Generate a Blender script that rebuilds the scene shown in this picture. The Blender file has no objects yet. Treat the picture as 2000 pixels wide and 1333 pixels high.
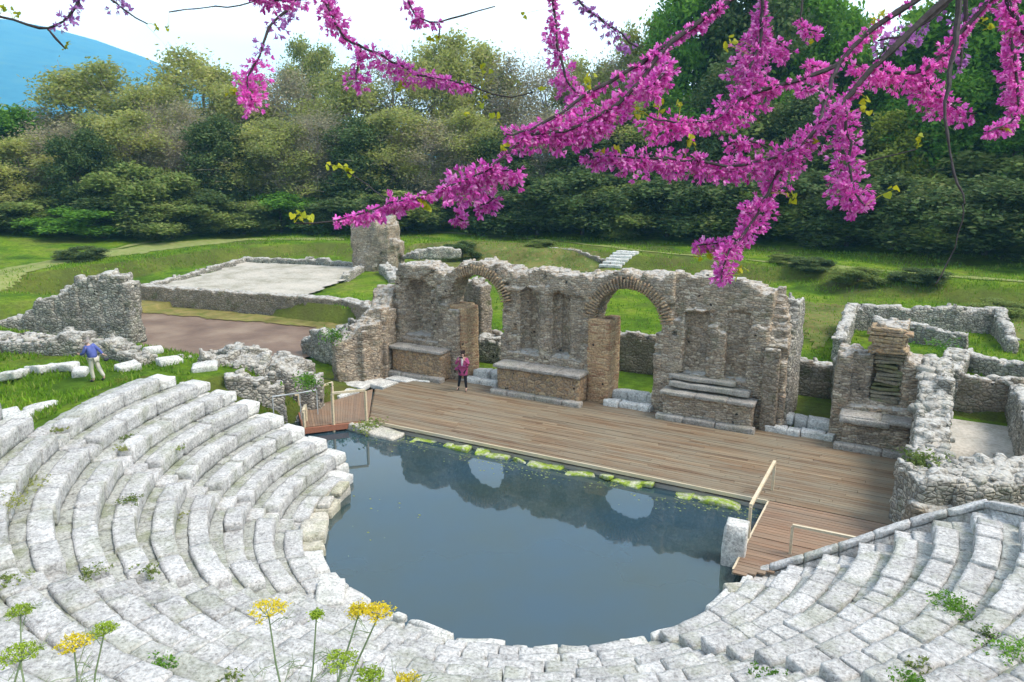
import bpy, math, random
import numpy as np
from mathutils import Vector
R = math.radians
rng = np.random.default_rng(7); random.seed(7)
sc = bpy.context.scene; C = sc.collection
# ------------------------------------------------------------------ camera
F = 1500.; CX, CY = 1000., 666.5
PITCH = math.atan((CY-310)/F); YAW = R(28.8)
CAM = np.array([17.46, -20.86, 9.3])
cd = bpy.data.cameras.new('camera'); cam = bpy.data.objects.new('camera', cd); C.objects.link(cam)
cam.location = CAM; cam.rotation_euler = (math.pi/2-PITCH, 0, YAW)
cd.sensor_width = 36; cd.lens = 27; cd.clip_start = .05; cd.clip_end = 20000
sc.camera = cam
fh = np.array([-math.sin(YAW), math.cos(YAW), 0]); rt = np.array([math.cos(YAW), math.sin(YAW), 0]); up = np.array([0, 0, 1.])
fw = fh*math.cos(PITCH)-up*math.sin(PITCH); cu = fh*math.sin(PITCH)+up*math.cos(PITCH)
def ray(px, py): return fw*F+rt*(px-CX)+cu*(CY-py)
def at(px, py, z=0.):
    d = ray(px, py); return CAM+d*(z-CAM[2])/d[2]
def dep(px, py, m):
    d = ray(px, py); return CAM+d*(m/F)
def zat(x, y, py):
    """height at which a point above (x, y) shows at image height py"""
    v = np.array([x, y, 0])-CAM; k = (CY-py)/F; return float((k*(v@fw)-v@cu)/(cu[2]-k*fw[2]))
def zl(*P): return [(x, y, round(zat(x, y, py), 2)) for x, y, py in P]
# ------------------------------------------------------------------ world, sun, exposure
SUN_AZ = R(-78)      # from +Y towards +X : sun stands behind the stage, to the right
SUN_EL = R(56)
w = bpy.data.worlds.new('World'); sc.world = w; w.use_nodes = True
nt = w.node_tree; nt.nodes.clear()
def N(nt, t, **k):
    n = nt.nodes.new(t)
    for a, b in k.items():
        if a == 'inp':
            for i, v in b.items(): n.inputs[i].default_value = v
        else: setattr(n, a, b)
    return n
L = lambda nt, a, b: nt.links.new(a, b)
out = N(nt, 'ShaderNodeOutputWorld'); bg = N(nt, 'ShaderNodeBackground', inp={'Strength': .145})
sky = N(nt, 'ShaderNodeTexSky', sky_type='NISHITA', sun_disc=False, sun_elevation=SUN_EL, sun_rotation=-SUN_AZ, air_density=1.0, dust_density=1.2, ozone_density=1.0)
tc = N(nt, 'ShaderNodeTexCoord'); mp = N(nt, 'ShaderNodeMapping', inp={'Scale': (1, 1, 2.2)})
nz = N(nt, 'ShaderNodeTexNoise', inp={'Scale': 1.6, 'Detail': 6., 'Roughness': .55})
cr = N(nt, 'ShaderNodeValToRGB'); cr.color_ramp.elements[0].position = .58; cr.color_ramp.elements[1].position = .95
sx = N(nt, 'ShaderNodeSeparateXYZ'); low = N(nt, 'ShaderNodeMapRange', inp={1: .21, 2: .42, 3: 1., 4: .22})
mx = N(nt, 'ShaderNodeMath', operation='MAXIMUM'); mix = N(nt, 'ShaderNodeMix', data_type='RGBA')
mix.inputs[7].default_value = (10.4, 10.0, 9.5, 1)
L(nt, tc.outputs['Generated'], mp.inputs[0]); L(nt, mp.outputs[0], nz.inputs[0]); L(nt, nz.outputs[0], cr.inputs[0])
L(nt, tc.outputs['Generated'], sx.inputs[0]); L(nt, sx.outputs[2], low.inputs[0])
L(nt, cr.outputs[0], mx.inputs[0]); L(nt, low.outputs[0], mx.inputs[1]); L(nt, mx.outputs[0], mix.inputs[0])
L(nt, sky.outputs[0], mix.inputs[6]); L(nt, mix.outputs[2], bg.inputs[0]); L(nt, bg.outputs[0], out.inputs[0])
sd = bpy.data.lights.new('sun', 'SUN'); so = bpy.data.objects.new('sun', sd); C.objects.link(so)
sd.energy = 2.3; sd.angle = R(22); sd.color = (1, .93, .82)
sv = Vector((math.cos(SUN_EL)*math.sin(-SUN_AZ), math.cos(SUN_EL)*math.cos(SUN_AZ), math.sin(SUN_EL)))
so.rotation_euler = sv.to_track_quat('Z', 'Y').to_euler()
sc.view_settings.view_transform = 'Standard'; sc.view_settings.look = 'None'; sc.view_settings.gamma = 1
sc.view_settings.exposure = 0.95
sc.render.engine = 'CYCLES'; sc.cycles.use_denoising = True; sc.cycles.max_bounces = 6; sc.cycles.volume_bounces = 1
# ------------------------------------------------------------------ helpers
def vnoise(p, s=1., seed=0):
    p = np.asarray(p, float)*s+seed*17.31; i = np.floor(p).astype(np.int64); f = p-i; f = f*f*(3-2*f); o = 0
    for a in (0, 1):
        for b in (0, 1):
            for c in (0, 1):
                k = (i[..., 0]+a)*73856093 ^ (i[..., 1]+b)*19349663 ^ (i[..., 2]+c)*83492791
                k = (k ^ (k >> 13))*1274126177 & 0x7fffffff
                h = ((k ^ (k >> 16)) & 0xffff)/65535.
                o = o+h*(f[..., 0] if a else 1-f[..., 0])*(f[..., 1] if b else 1-f[..., 1])*(f[..., 2] if c else 1-f[..., 2])
    return o*2-1
def fbm(p, s=1., seed=0, o=3): return sum(vnoise(p, s*2**k, seed+k)*.5**k for k in range(o))
def sm(a, b, x): t = np.clip((x-a)/(b-a), 0, 1); return t*t*(3-2*t)
def tag(o, label=None, cat=None, group=None, kind=None):
    if label: o['label'] = label
    if cat: o['category'] = cat
    if group: o['group'] = group
    if kind: o['kind'] = kind
    return o
def empty(name, loc=(0, 0, 0), *a, **k):
    o = bpy.data.objects.new(name, None); C.objects.link(o); o.location = loc; o.empty_display_size = .3
    return tag(o, *a, **k)
def mesh(name, V, Fc, mat=None, parent=None, smooth=False, world=True):
    me = bpy.data.meshes.new(name); V = np.asarray(V, float)
    if isinstance(Fc, np.ndarray):
        n, k = Fc.shape; me.vertices.add(len(V)); me.vertices.foreach_set('co', V.ravel())
        me.loops.add(n*k); me.loops.foreach_set('vertex_index', Fc.ravel().astype(np.int32))
        me.polygons.add(n); me.polygons.foreach_set('loop_start', np.arange(0, n*k, k, dtype=np.int32)); me.update(calc_edges=True)
    else: me.from_pydata([tuple(v) for v in V], [], Fc); me.update()
    if smooth: me.polygons.foreach_set('use_smooth', [True]*len(me.polygons))
    o = bpy.data.objects.new(name, me); C.objects.link(o)
    if mat: me.materials.append(mat)
    if parent:
        o.parent = parent
        if world: me.transform(parent_inv(parent))
    return o
def parent_inv(p):
    from mathutils import Matrix
    m = Matrix.Translation(p.location) @ p.rotation_euler.to_matrix().to_4x4()
    if p.parent: m = Matrix.Translation(p.parent.location) @ p.parent.rotation_euler.to_matrix().to_4x4() @ m
    return m.inverted()
class MB:
    def __init__(s): s.v = []; s.f = []; s.n = 0
    def add(s, V, Fc):
        V = np.asarray(V, float); s.v.append(V); s.f += [tuple(i+s.n for i in f) for f in Fc]; s.n += len(V)
    def box(s, c, d, rz=0, jit=0):
        x, y, z = [k/2 for k in d]
        V = np.array([(a*x, b*y, e*z) for e in (-1, 1) for b in (-1, 1) for a in (-1, 1)])
        if jit: V += rng.uniform(-jit, jit, V.shape)
        ca, sa = math.cos(rz), math.sin(rz); V = np.c_[V[:, 0]*ca-V[:, 1]*sa, V[:, 0]*sa+V[:, 1]*ca, V[:, 2]]+np.array(c)
        s.add(V, [(0, 2, 3, 1), (4, 5, 7, 6), (0, 1, 5, 4), (2, 6, 7, 3), (0, 4, 6, 2), (1, 3, 7, 5)])
    def bar(s, a, b, wd, ht=None):
        a = np.array(a, float); b = np.array(b, float); ht = ht or wd; d = b-a; d /= np.linalg.norm(d)
        r = np.cross(d, up); r = r/np.linalg.norm(r) if np.linalg.norm(r) > 1e-3 else np.array([1., 0, 0]); u = np.cross(r, d)
        V = [p+r*i*wd/2+u*j*ht/2 for p in (a, b) for i, j in ((-1, -1), (1, -1), (1, 1), (-1, 1))]
        s.add(V, [(0, 1, 2, 3), (7, 6, 5, 4), (0, 4, 5, 1), (1, 5, 6, 2), (2, 6, 7, 3), (3, 7, 4, 0)])
    def tube(s, P, rad, n=6):
        P = np.asarray(P, float); rad = np.broadcast_to(rad, len(P)); V = []; a = np.array([.3, .5, .8])
        for i, p in enumerate(P):
            d = P[min(i+1, len(P)-1)]-P[max(i-1, 0)]; d = d/(np.linalg.norm(d)+1e-9); u = np.cross(d, a)
            if np.linalg.norm(u) < .1: a = np.array([.9, -.2, .1]); u = np.cross(d, a)
            u /= np.linalg.norm(u); v = np.cross(d, u)
            for k in range(n): t = 2*math.pi*k/n; V.append(p+rad[i]*(u*math.cos(t)+v*math.sin(t)))
        Fc = [(i*n+k, i*n+(k+1) % n, (i+1)*n+(k+1) % n, (i+1)*n+k) for i in range(len(P)-1) for k in range(n)]
        Fc += [tuple(range(n))[::-1], tuple((len(P)-1)*n+k for k in range(n))]
        s.add(V, Fc)
    def build(s, name, mat, parent=None, smooth=False, world=True):
        return mesh(name, np.concatenate(s.v), s.f, mat, parent, smooth, world)
# rounded worn stone block template
def block_tpl(n):
    V = {}; Fc = []
    def vid(i, j, k): return V.setdefault((i, j, k), len(V))
    nx, ny, nz_ = n
    for ax, (a, b, c) in enumerate(((nx, ny, nz_), (ny, nz_, nx), (nz_, nx, ny))):
        for side in (0, c):
            for i in range(a):
                for j in range(b):
                    q = [(i, j), (i+1, j), (i+1, j+1), (i, j+1)]
                    if side == 0: q = q[::-1]
                    ids = []
                    for u_, v_ in q:
                        t = [0, 0, 0]; t[ax] = u_; t[(ax+1) % 3] = v_; t[(ax+2) % 3] = side; ids.append(vid(*t))
                    Fc.append(tuple(ids))
    P = np.array(list(V.keys()), float)/np.array(n)*2-1
    return P, np.array(Fc)
TPL = block_tpl((7, 4, 3)); TPS = block_tpl((3, 3, 3)); TPM = block_tpl((9, 6, 4))
class Blocks:                      # many worn stones gathered into one mesh (the pattern of one part)
    def __init__(s): s.v = []; s.f = []; s.n = 0
    def put(s, V, Fc): s.v.append(V); s.f.append(Fc+s.n); s.n += len(V)
    def stone(s, c, d, rot=0, rnd=.04, rough=.015, tpl=None, tilt=0, warp=None):
        P, Fc = tpl or TPL; h = np.array(d)/2; rnd = min(rnd, h.min()*.7)
        # concentrate the outer rings near the edges so the rounding is tight
        Q = np.sign(P)*np.abs(P)**.6*h; inner = np.clip(Q, -(h-rnd), h-rnd); dd = Q-inner; ln = np.linalg.norm(dd, axis=1, keepdims=True)
        Q = inner+dd/np.maximum(ln, 1e-6)*np.minimum(ln, rnd)
        sd_ = rng.uniform(0, 999, 3); e = np.stack([vnoise(Q/ max(rough*14, .12)+sd_+k*9.7) for k in range(3)], 1)
        Q = Q+e*rough*1.6+np.stack([vnoise(Q*2.2+sd_+k) for k in range(3)], 1)*rough
        if tilt: Q[:, 2] += Q[:, 0]*rng.normal(0, tilt)+Q[:, 1]*rng.normal(0, tilt)
        if warp is not None: Q = warp(Q)
        else:
            ca, sa = math.cos(rot), math.sin(rot); Q = np.c_[Q[:, 0]*ca-Q[:, 1]*sa, Q[:, 0]*sa+Q[:, 1]*ca, Q[:, 2]]+np.array(c)
        s.put(Q, Fc)
    def build(s, name, mat, parent=None, world=True, smooth=False):
        return mesh(name, np.concatenate(s.v), np.concatenate(s.f), mat, parent, smooth, world)
def voxel(name, solid, org, cs, mat, parent, jit=.03, smooth_it=1, frame=None):
    """ruined masonry: a boolean grid meshed, softened and roughened. frame: (origin, angle) to place it"""
    S = np.pad(solid, 1); nx, ny, nz_ = S.shape; idx = {}; quads = []
    for ax in range(3):
        A = np.moveaxis(S, ax, 0); d = A[1:] & ~A[:-1], A[:-1] & ~A[1:]
        for k, m in enumerate(d):
            q = np.argwhere(m)
            if not len(q): continue
            base = np.zeros((len(q), 3), int); base[:, 0] = q[:, 0]+1; base[:, 1:] = q[:, 1:]
            cor = [(0, 0), (1, 0), (1, 1), (0, 1)]
            if k == 0: cor = cor[::-1]
            Q = []
            for a, b in cor:
                t = base.copy(); t[:, 1] += a; t[:, 2] += b
                Q.append(t)
            Q = np.stack(Q, 1)
            # restore axis order
            o = [0, 0, 0]; rest = [i for i in range(3) if i != ax]
            P = np.empty_like(Q); P[..., ax] = Q[..., 0]; P[..., rest[0]] = Q[..., 1]; P[..., rest[1]] = Q[..., 2]
            if ax == 1: P = P[:, ::-1]
            quads.append(P)
    Q = np.concatenate(quads); key = (Q[..., 0]*(ny+2)+Q[..., 1])*(nz_+2)+Q[..., 2]
    u, first, inv = np.unique(key.ravel(), return_index=True, return_inverse=True)
    V = Q.reshape(-1, 3)[first].astype(float)-1; Fc = inv.reshape(-1, 4)
    V = V*np.array(cs)+np.array(org)
    for _ in range(smooth_it):
        acc = np.zeros_like(V); cnt = np.zeros(len(V))
        for a in range(4):
            for b in ((a+1) % 4, (a+3) % 4):
                np.add.at(acc, Fc[:, a], V[Fc[:, b]]); np.add.at(cnt, Fc[:, a], 1)
        V = V*.45+acc/cnt[:, None]*.55
    W = V+np.stack([vnoise(V, 1/.16, 3+k) for k in range(3)], 1)*jit+np.stack([vnoise(V, 1/.55, 13+k) for k in range(3)], 1)*jit*1.2
    if frame:
        o, a = frame; ca, sa = math.cos(a), math.sin(a)
        W = np.c_[W[:, 0]*ca-W[:, 1]*sa+o[0], W[:, 0]*sa+W[:, 1]*ca+o[1], W[:, 2]]
    return mesh(name, W, Fc, mat, parent)
# ------------------------------------------------------------------ materials
def newmat(name, rough=.85, spec=.25):
    m = bpy.data.materials.new(name); m.use_nodes = True; nt = m.node_tree; b = nt.nodes['Principled BSDF']
    b.inputs['Roughness'].default_value = rough; b.inputs['Specular IOR Level'].default_value = spec
    return m, nt, b
def ramp(nt, fac, stops):
    r = N(nt, 'ShaderNodeValToRGB'); e = r.color_ramp.elements
    while len(e) < len(stops): e.new(.5)
    for el, (p, c) in zip(e, stops): el.position = p; el.color = (*c, 1)
    L(nt, fac, r.inputs[0]); return r.outputs[0]
def noise(nt, vec, scale, det=4, rough=.6):
    n = N(nt, 'ShaderNodeTexNoise', inp={'Scale': scale, 'Detail': det, 'Roughness': rough}); L(nt, vec, n.inputs[0]); return n.outputs[0]
def mixc(nt, fac, a, b, mode='MIX'):
    m = N(nt, 'ShaderNodeMix', data_type='RGBA', blend_type=mode)
    for i, v in ((0, fac), (6, a), (7, b)):
        if isinstance(v, (int, float)): m.inputs[i].default_value = v
        elif isinstance(v, tuple): m.inputs[i].default_value = (*v, 1)
        else: L(nt, v, m.inputs[i])
    return m.outputs[2]
def mrange(nt, v, a, b, c=0., d=1.):
    n = N(nt, 'ShaderNodeMapRange', inp={1: a, 2: b, 3: c, 4: d}); L(nt, v, n.inputs[0]); return n.outputs[0]
def mul(nt, a, b):
    n = N(nt, 'ShaderNodeMath', operation='MULTIPLY')
    for i, v in ((0, a), (1, b)):
        if isinstance(v, (int, float)): n.inputs[i].default_value = v
        else: L(nt, v, n.inputs[i])
    return n.outputs[0]
def bump(nt, b, h, dist, strength=1.):
    n = N(nt, 'ShaderNodeBump', inp={'Strength': strength, 'Distance': dist}); L(nt, h, n.inputs['Height']); L(nt, n.outputs[0], b.inputs['Normal'])
def pos(nt): return N(nt, 'ShaderNodeNewGeometry').outputs['Position']
def normz(nt):
    g = N(nt, 'ShaderNodeNewGeometry'); s = N(nt, 'ShaderNodeSeparateXYZ'); L(nt, g.outputs['Normal'], s.inputs[0]); return s.outputs[2]
def masonry(name, cols, mortar, scale=(4.5, 4.5, 8), dark=(.10, .09, .08), moss=.25, edge=.09, top=None, stain=.55):
    m, nt, b = newmat(name, .9, .15); P = pos(nt)
    wv = N(nt, 'ShaderNodeTexNoise', inp={'Scale': 3., 'Detail': 2.}); L(nt, P, wv.inputs[0])
    va = N(nt, 'ShaderNodeVectorMath', operation='MULTIPLY_ADD', inp={1: (.12, .12, .07)}); L(nt, wv.outputs['Color'], va.inputs[0]); L(nt, P, va.inputs[2])
    mp = N(nt, 'ShaderNodeMapping', inp={'Scale': scale}); L(nt, va.outputs[0], mp.inputs[0])
    v1 = N(nt, 'ShaderNodeTexVoronoi', feature='F1', inp={'Scale': 1., 'Randomness': .85}); L(nt, mp.outputs[0], v1.inputs[0])
    v2 = N(nt, 'ShaderNodeTexVoronoi', feature='DISTANCE_TO_EDGE', inp={'Scale': 1., 'Randomness': .85}); L(nt, mp.outputs[0], v2.inputs[0])
    s = N(nt, 'ShaderNodeSeparateColor'); L(nt, v1.outputs['Color'], s.inputs[0])
    c = ramp(nt, s.outputs[0], [(i/(len(cols)-1), k) for i, k in enumerate(cols)])
    c = mixc(nt, mrange(nt, v2.outputs[0], 0, edge, 1, 0), c, mortar)
    big = noise(nt, P, .9, 5); c = mixc(nt, mul(nt, mrange(nt, big, .48, .68), stain), c, dark)
    fine = noise(nt, P, 14, 3); c = mixc(nt, .6, c, ramp(nt, fine, [(.32, (.35, .33, .3)), (.5, (.95, .94, .92)), (.68, (1.5, 1.47, 1.4))]), 'MULTIPLY')
    ms = noise(nt, P, 1.7, 4)
    c = mixc(nt, mul(nt, mrange(nt, ms, .56, .7), moss), c, (.07, .10, .025))
    hole = noise(nt, P, 3.2, 2); c = mixc(nt, mrange(nt, hole, .69, .74), c, (.035, .03, .028))
    if top: c = mixc(nt, mul(nt, mrange(nt, normz(nt), .45, .85), mrange(nt, noise(nt, P, 5, 3), .35, .55)), c, top)
    L(nt, c, b.inputs['Base Color'])
    h = N(nt, 'ShaderNodeMath', operation='MINIMUM', inp={1: .25}); L(nt, v2.outputs[0], h.inputs[0])
    h2 = N(nt, 'ShaderNodeMath', operation='MULTIPLY_ADD', inp={1: .35}); L(nt, fine, h2.inputs[0]); L(nt, h.outputs[0], h2.inputs[2])
    bump(nt, b, h2.outputs[0], .10, 1.); return m
M = {}
M['wall'] = masonry('stage_masonry', [(.24, .19, .14), (.44, .36, .265), (.34, .29, .24), (.56, .48, .375), (.40, .30, .21), (.30, .245, .185)], (.22, .18, .14), (4.5, 4.5, 12), top=(.46, .43, .39), moss=.3)
M['rubble'] = masonry('rubble_masonry', [(.20, .185, .16), (.40, .37, .32), (.28, .27, .25), (.52, .48, .41), (.34, .31, .26)], (.11, .10, .08), (5, 5, 9), moss=.35, top=(.48, .46, .42), edge=.1)
M['brick'] = masonry('warm_brick', [(.44, .27, .15), (.54, .38, .22), (.36, .20, .12), (.60, .45, .28)], (.36, .27, .17), (3.2, 3.2, 13), moss=.08, stain=.2, edge=.07)
M['tan'] = masonry('tan_masonry', [(.34, .24, .14), (.46, .34, .21), (.40, .26, .15), (.30, .23, .16)], (.24, .19, .15), (4, 4, 6), moss=.2, stain=.4)
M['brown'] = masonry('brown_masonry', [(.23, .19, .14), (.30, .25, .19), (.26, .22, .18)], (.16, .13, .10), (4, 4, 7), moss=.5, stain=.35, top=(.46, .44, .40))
def stone(name, cols, greenish=.0, bscale=.03, spot=.5):
    m, nt, b = newmat(name, .8, .2); P = pos(nt); g = N(nt, 'ShaderNodeNewGeometry')
    c = ramp(nt, g.outputs['Random Per Island'], [(i/(len(cols)-1), k) for i, k in enumerate(cols)])
    a = noise(nt, P, 2.3, 6, .65); c = mixc(nt, .8, c, ramp(nt, a, [(.32, (.62, .62, .62)), (.5, (.95, .95, .95)), (.68, (1.15, 1.14, 1.12))]), 'MULTIPLY')
    f = noise(nt, P, 16, 6, .75); c = mixc(nt, .85, c, ramp(nt, f, [(.36, (.38, .375, .36)), (.47, (.88, .87, .86)), (.62, (1.3, 1.3, 1.28))]), 'MULTIPLY')
    sp = noise(nt, P, 5.5, 4, .7); c = mixc(nt, mul(nt, mrange(nt, sp, .58, .66), spot), c, (.16, .16, .15))
    gr = noise(nt, P, 1.1, 5, .7); c = mixc(nt, mul(nt, mrange(nt, gr, .5, .62), greenish), c, (.17, .20, .07))
    L(nt, c, b.inputs['Base Color'])
    vo = N(nt, 'ShaderNodeTexVoronoi', feature='DISTANCE_TO_EDGE', inp={'Scale': 2.6}); L(nt, P, vo.inputs[0])
    vm = mrange(nt, vo.outputs[0], 0, .03); h = N(nt, 'ShaderNodeMath', operation='MULTIPLY_ADD', inp={1: .25}); L(nt, vm, h.inputs[0]); L(nt, f, h.inputs[2])
    bump(nt, b, h.outputs[0], bscale, .9); return m
M['seat'] = stone('pale_limestone', [(.50, .49, .475), (.57, .56, .545), (.45, .44, .43), (.61, .60, .59)], .28, spot=.5)
M['foot'] = stone('weathered_footing_slab', [(.40, .40, .37), (.47, .47, .44), (.36, .37, .33)], .5)
M['ystone'] = stone('yellowed_limestone', [(.50, .46, .36), (.58, .54, .45), (.52, .49, .44)], .3)
M['white'] = stone('white_limestone', [(.60, .59, .56), (.70, .69, .66), (.55, .54, .51)], .15)
M['rstone'] = stone('warm_rubble_stone', [(.36, .34, .30), (.48, .45, .40), (.30, .29, .27), (.54, .51, .46)], .15)
m = stone('mossy_stone', [(.44, .46, .30), (.50, .50, .40)], .0, spot=.1); nt = m.node_tree; b = nt.nodes['Principled BSDF']; P = pos(nt); src = b.inputs['Base Color'].links[0].from_socket
L(nt, mixc(nt, mrange(nt, noise(nt, P, 4.5, 5, .7), .40, .56), src, ramp(nt, noise(nt, P, 15, 3), [(.3, (.13, .20, .02)), (.6, (.30, .40, .04)), (.75, (.42, .46, .10))])), b.inputs['Base Color']); M['moss'] = m
M['mossd'] = stone('dark_mossy_course', [(.13, .13, .06), (.22, .19, .13), (.30, .26, .20)], .6, spot=.4)
M['ledge'] = stone('grey_ledge', [(.34, .31, .28), (.42, .39, .35)], .15)
def plain(name, cols, scale=8, rough=.8, spec=.2, bs=0, islands=False, big=0.):
    m, nt, b = newmat(name, rough, spec); P = pos(nt)
    f = noise(nt, P, scale, 4); c = ramp(nt, f, [(.3+.4*i/max(1, len(cols)-1), k) for i, k in enumerate(cols)])
    if big: c = mixc(nt, big, c, ramp(nt, noise(nt, P, .45, 6, .7), [(.35, (.5, .52, .42)), (.5, (.95, .95, .92)), (.65, (1.15, 1.13, 1.1))]), 'MULTIPLY')
    if islands:
        g = N(nt, 'ShaderNodeNewGeometry'); c = mixc(nt, .9, c, ramp(nt, g.outputs['Random Per Island'], [(0, (.55, .55, .55)), (1, (1.3, 1.3, 1.3))]), 'MULTIPLY')
    L(nt, c, b.inputs['Base Color'])
    if bs: bump(nt, b, f, bs)
    return m
def woodmat(name, cols, grey):
    m, nt, b = newmat(name, .65, .3); P = pos(nt); g = N(nt, 'ShaderNodeNewGeometry')
    c = ramp(nt, g.outputs['Random Per Island'], [(i/(len(cols)-1), k) for i, k in enumerate(cols)])
    mp = N(nt, 'ShaderNodeMapping', inp={'Scale': (.8, 14, 14)}); L(nt, P, mp.inputs[0]); gr = noise(nt, mp.outputs[0], 2, 5, .7)
    c = mixc(nt, .75, c, ramp(nt, gr, [(.3, (.55, .5, .45)), (.5, (1, 1, 1)), (.7, (1.25, 1.2, 1.15))]), 'MULTIPLY')
    mp2 = N(nt, 'ShaderNodeMapping', inp={'Scale': (.35, 1.2, 1)}); L(nt, P, mp2.inputs[0]); bg_ = noise(nt, mp2.outputs[0], 1.2, 4)
    c = mixc(nt, mul(nt, mrange(nt, bg_, .4, .62), .7), c, grey); L(nt, c, b.inputs['Base Color']); bump(nt, b, gr, .01, .6)
    return m
M['deck'] = woodmat('weathered_deck_boards', [(.13, .08, .048), (.22, .15, .09), (.17, .11, .065), (.27, .20, .125), (.20, .155, .105)], (.22, .19, .135))
M['deckred'] = woodmat('reddish_deck_boards', [(.22, .13, .08), (.28, .18, .115), (.19, .12, .08)], (.24, .18, .125))
M['rail'] = woodmat('pale_rail_wood', [(.56, .45, .28), (.62, .52, .36)], (.6, .52, .4))
M['redbeam'] = woodmat('red_brown_beam', [(.30, .12, .07), (.36, .15, .09)], (.3, .16, .1))
M['greybeam'] = woodmat('grey_timber', [(.30, .27, .23), (.36, .33, .29)], (.33, .31, .28))
M['metal'] = plain('grey_metal_rail', [(.4, .42, .43), (.5, .52, .53)], 5, .4, .5)
# ground, water
m, nt, b = newmat('grass_ground', .95, .1); P = pos(nt)
c = ramp(nt, noise(nt, P, .35, 6, .65), [(.3, (.06, .13, .012)), (.45, (.13, .25, .014)), (.56, (.22, .34, .02)), (.7, (.32, .36, .06))])
c = mixc(nt, mrange(nt, noise(nt, P, 3.5, 5, .7), .4, .65, 0, .6), c, (.05, .09, .012))
c = mixc(nt, mul(nt, mrange(nt, noise(nt, P, .16, 4), .5, .62), .5), c, (.13, .11, .05))
gz = normz(nt); c = mixc(nt, mul(nt, mrange(nt, gz, .985, .93), .6), c, (.13, .12, .04))
L(nt, c, b.inputs['Base Color']); bump(nt, b, noise(nt, P, 6, 5, .8), .25, 1.); M['grass'] = m
M['gravel'] = plain('pale_gravel', [(.36, .33, .28), (.52, .48, .42)], 9, .95, .1, .03, big=.7)
M['path'] = plain('trodden_path', [(.15, .20, .04), (.27, .27, .11)], 2.2, .95, .1, .02)
M['mudgr'] = plain('olive_scrub', [(.12, .14, .03), (.26, .20, .08)], 1.5, .95, .1, .05, big=.8)
m, nt, b = newmat('brown_mud', .45, .3); P = pos(nt)
L(nt, ramp(nt, noise(nt, P, .5, 6), [(.3, (.12, .07, .045)), (.5, (.19, .12, .08)), (.7, (.27, .19, .13))]), b.inputs['Base Color']); bump(nt, b, noise(nt, P, 3, 3), .02); M['mud'] = m
m, nt, b = newmat('pond_water', .03, .5); P = pos(nt); b.inputs['IOR'].default_value = 1.75; b.inputs['Specular IOR Level'].default_value = .5
L(nt, ramp(nt, noise(nt, P, .25, 3), [(.35, (.036, .056, .050)), (.65, (.028, .058, .078))]), b.inputs['Base Color'])
bump(nt, b, noise(nt, P, 1.6, 2), .002, .5); M['water'] = m
# ------------------------------------------------------------------ terrain
CC = np.array([8.7, -3.9]); R0 = 5.92; DR = .70; DZ = .35; Z0 = .07
TOE = np.array([(-60, -14), (-34, 3), (-33, 14), (-34, 24), (-30, 30.5), (-18, 34.2), (0, 35.3), (8, 34.5), (14, 31.5), (24, 29.5), (60, 25)], float)
def toe_dist(x, y):
    best = np.full(x.shape, 1e9); sgn = np.ones(x.shape)
    for a, b in zip(TOE[:-1], TOE[1:]):
        d = b-a; t = np.clip(((x-a[0])*d[0]+(y-a[1])*d[1])/(d@d), 0, 1); qx = x-(a[0]+t*d[0]); qy = y-(a[1]+t*d[1])
        r = np.hypot(qx, qy); s = np.sign(d[0]*qy-d[1]*qx); k = r < best; best = np.where(k, r, best); sgn = np.where(k, s, sgn)
    return best*sgn
def hgt(x, y):
    x = np.asarray(x, float); y = np.asarray(y, float); P = np.stack([x, y, x*0], -1)
    lowz = np.where(y > 13.2, np.where(x < -9, .75, .35+.4*sm(13, 20, y)), -.35)
    lowz = np.where((x > -9) & (y <= 13.2), -.45+.45*sm(6.2, 7.2, y), lowz)
    lowz = np.where((x > -9) & (y > 11.4), .75, lowz)
    hill = 1.9*sm(3.4, -2.2, y-.12*(x+10))*sm(-2.2, -4.8, x)
    hill = np.where(x < -26, np.maximum(hill, 1.2*sm(-26, -32, x)*sm(12, 4, y)), hill)
    z = np.maximum(lowz, lowz+(hill+.35)*(hill > 0))
    t = toe_dist(x, y)+fbm(P, .35, 21)*.6*(x < 60); z = z+(1.9-z)*sm(0, 1, t/(2.6+1.8*sm(5, 15, x)))+.9*sm(8, 25, t)+6*sm(40, 160, t)
    r = np.hypot(x-CC[0], y-CC[1]); th = np.degrees(np.arctan2(y-CC[1], x-CC[0]))
    near = np.where(r < 14.7, .5*(r-6.15)-.35, np.minimum(4.1+.5*(r-14.7), 7.65)) ; near = np.where(r < 5.7, -1.1, near)
    leftz = np.where(r < 12.1, .5*(r-6.15)-.35, 2.72-.95*sm(12.2, 16, r))
    k = sm(-146, -128, th); cav = leftz+(near-leftz)*k
    south = ((th < -1) & (th > -171)) | ((th > 150) & False)
    edgeL = np.where((th <= -171) | (th > 90), 0, 1.)
    inc = sm(-3.1, -3.9, y) ; z = np.where(r < 60, z+(cav-z)*inc*edgeL, z)
    z = np.where((y > -3.9) & (r < 6.2), -1.1, z)
    z = np.where((x > -3) & (x < 17.5) & (y > -6) & (y < 5.9) & (z < .3), -1.1, z)
    z = z+fbm(P, .25, 4)*.10*sm(-.3, .6, z+.2)*(t < 60)+fbm(P, .05, 9)*.5*sm(20, 60, t)
    return z
def axis(a, b, s, far):
    core = np.arange(a, b+s/2, s); g = [s]; 
    o = []; d = s; v = b
    while v < far: d *= 1.35; v += d; o.append(v)
    p = []; d = s; v = a
    while v > -far: d *= 1.35; v -= d; p.append(v)
    return np.array(p[::-1]+list(core)+o)
gx, gy = axis(-62, 32, .5, 2200), axis(-26, 62, .5, 2200)
X, Y = np.meshgrid(gx, gy, indexing='ij'); Z = hgt(X, Y); Z = np.where(np.hypot(X, Y) > 700, 8, Z)
n1, n2 = X.shape; I = np.arange(n1*n2).reshape(n1, n2)
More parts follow.
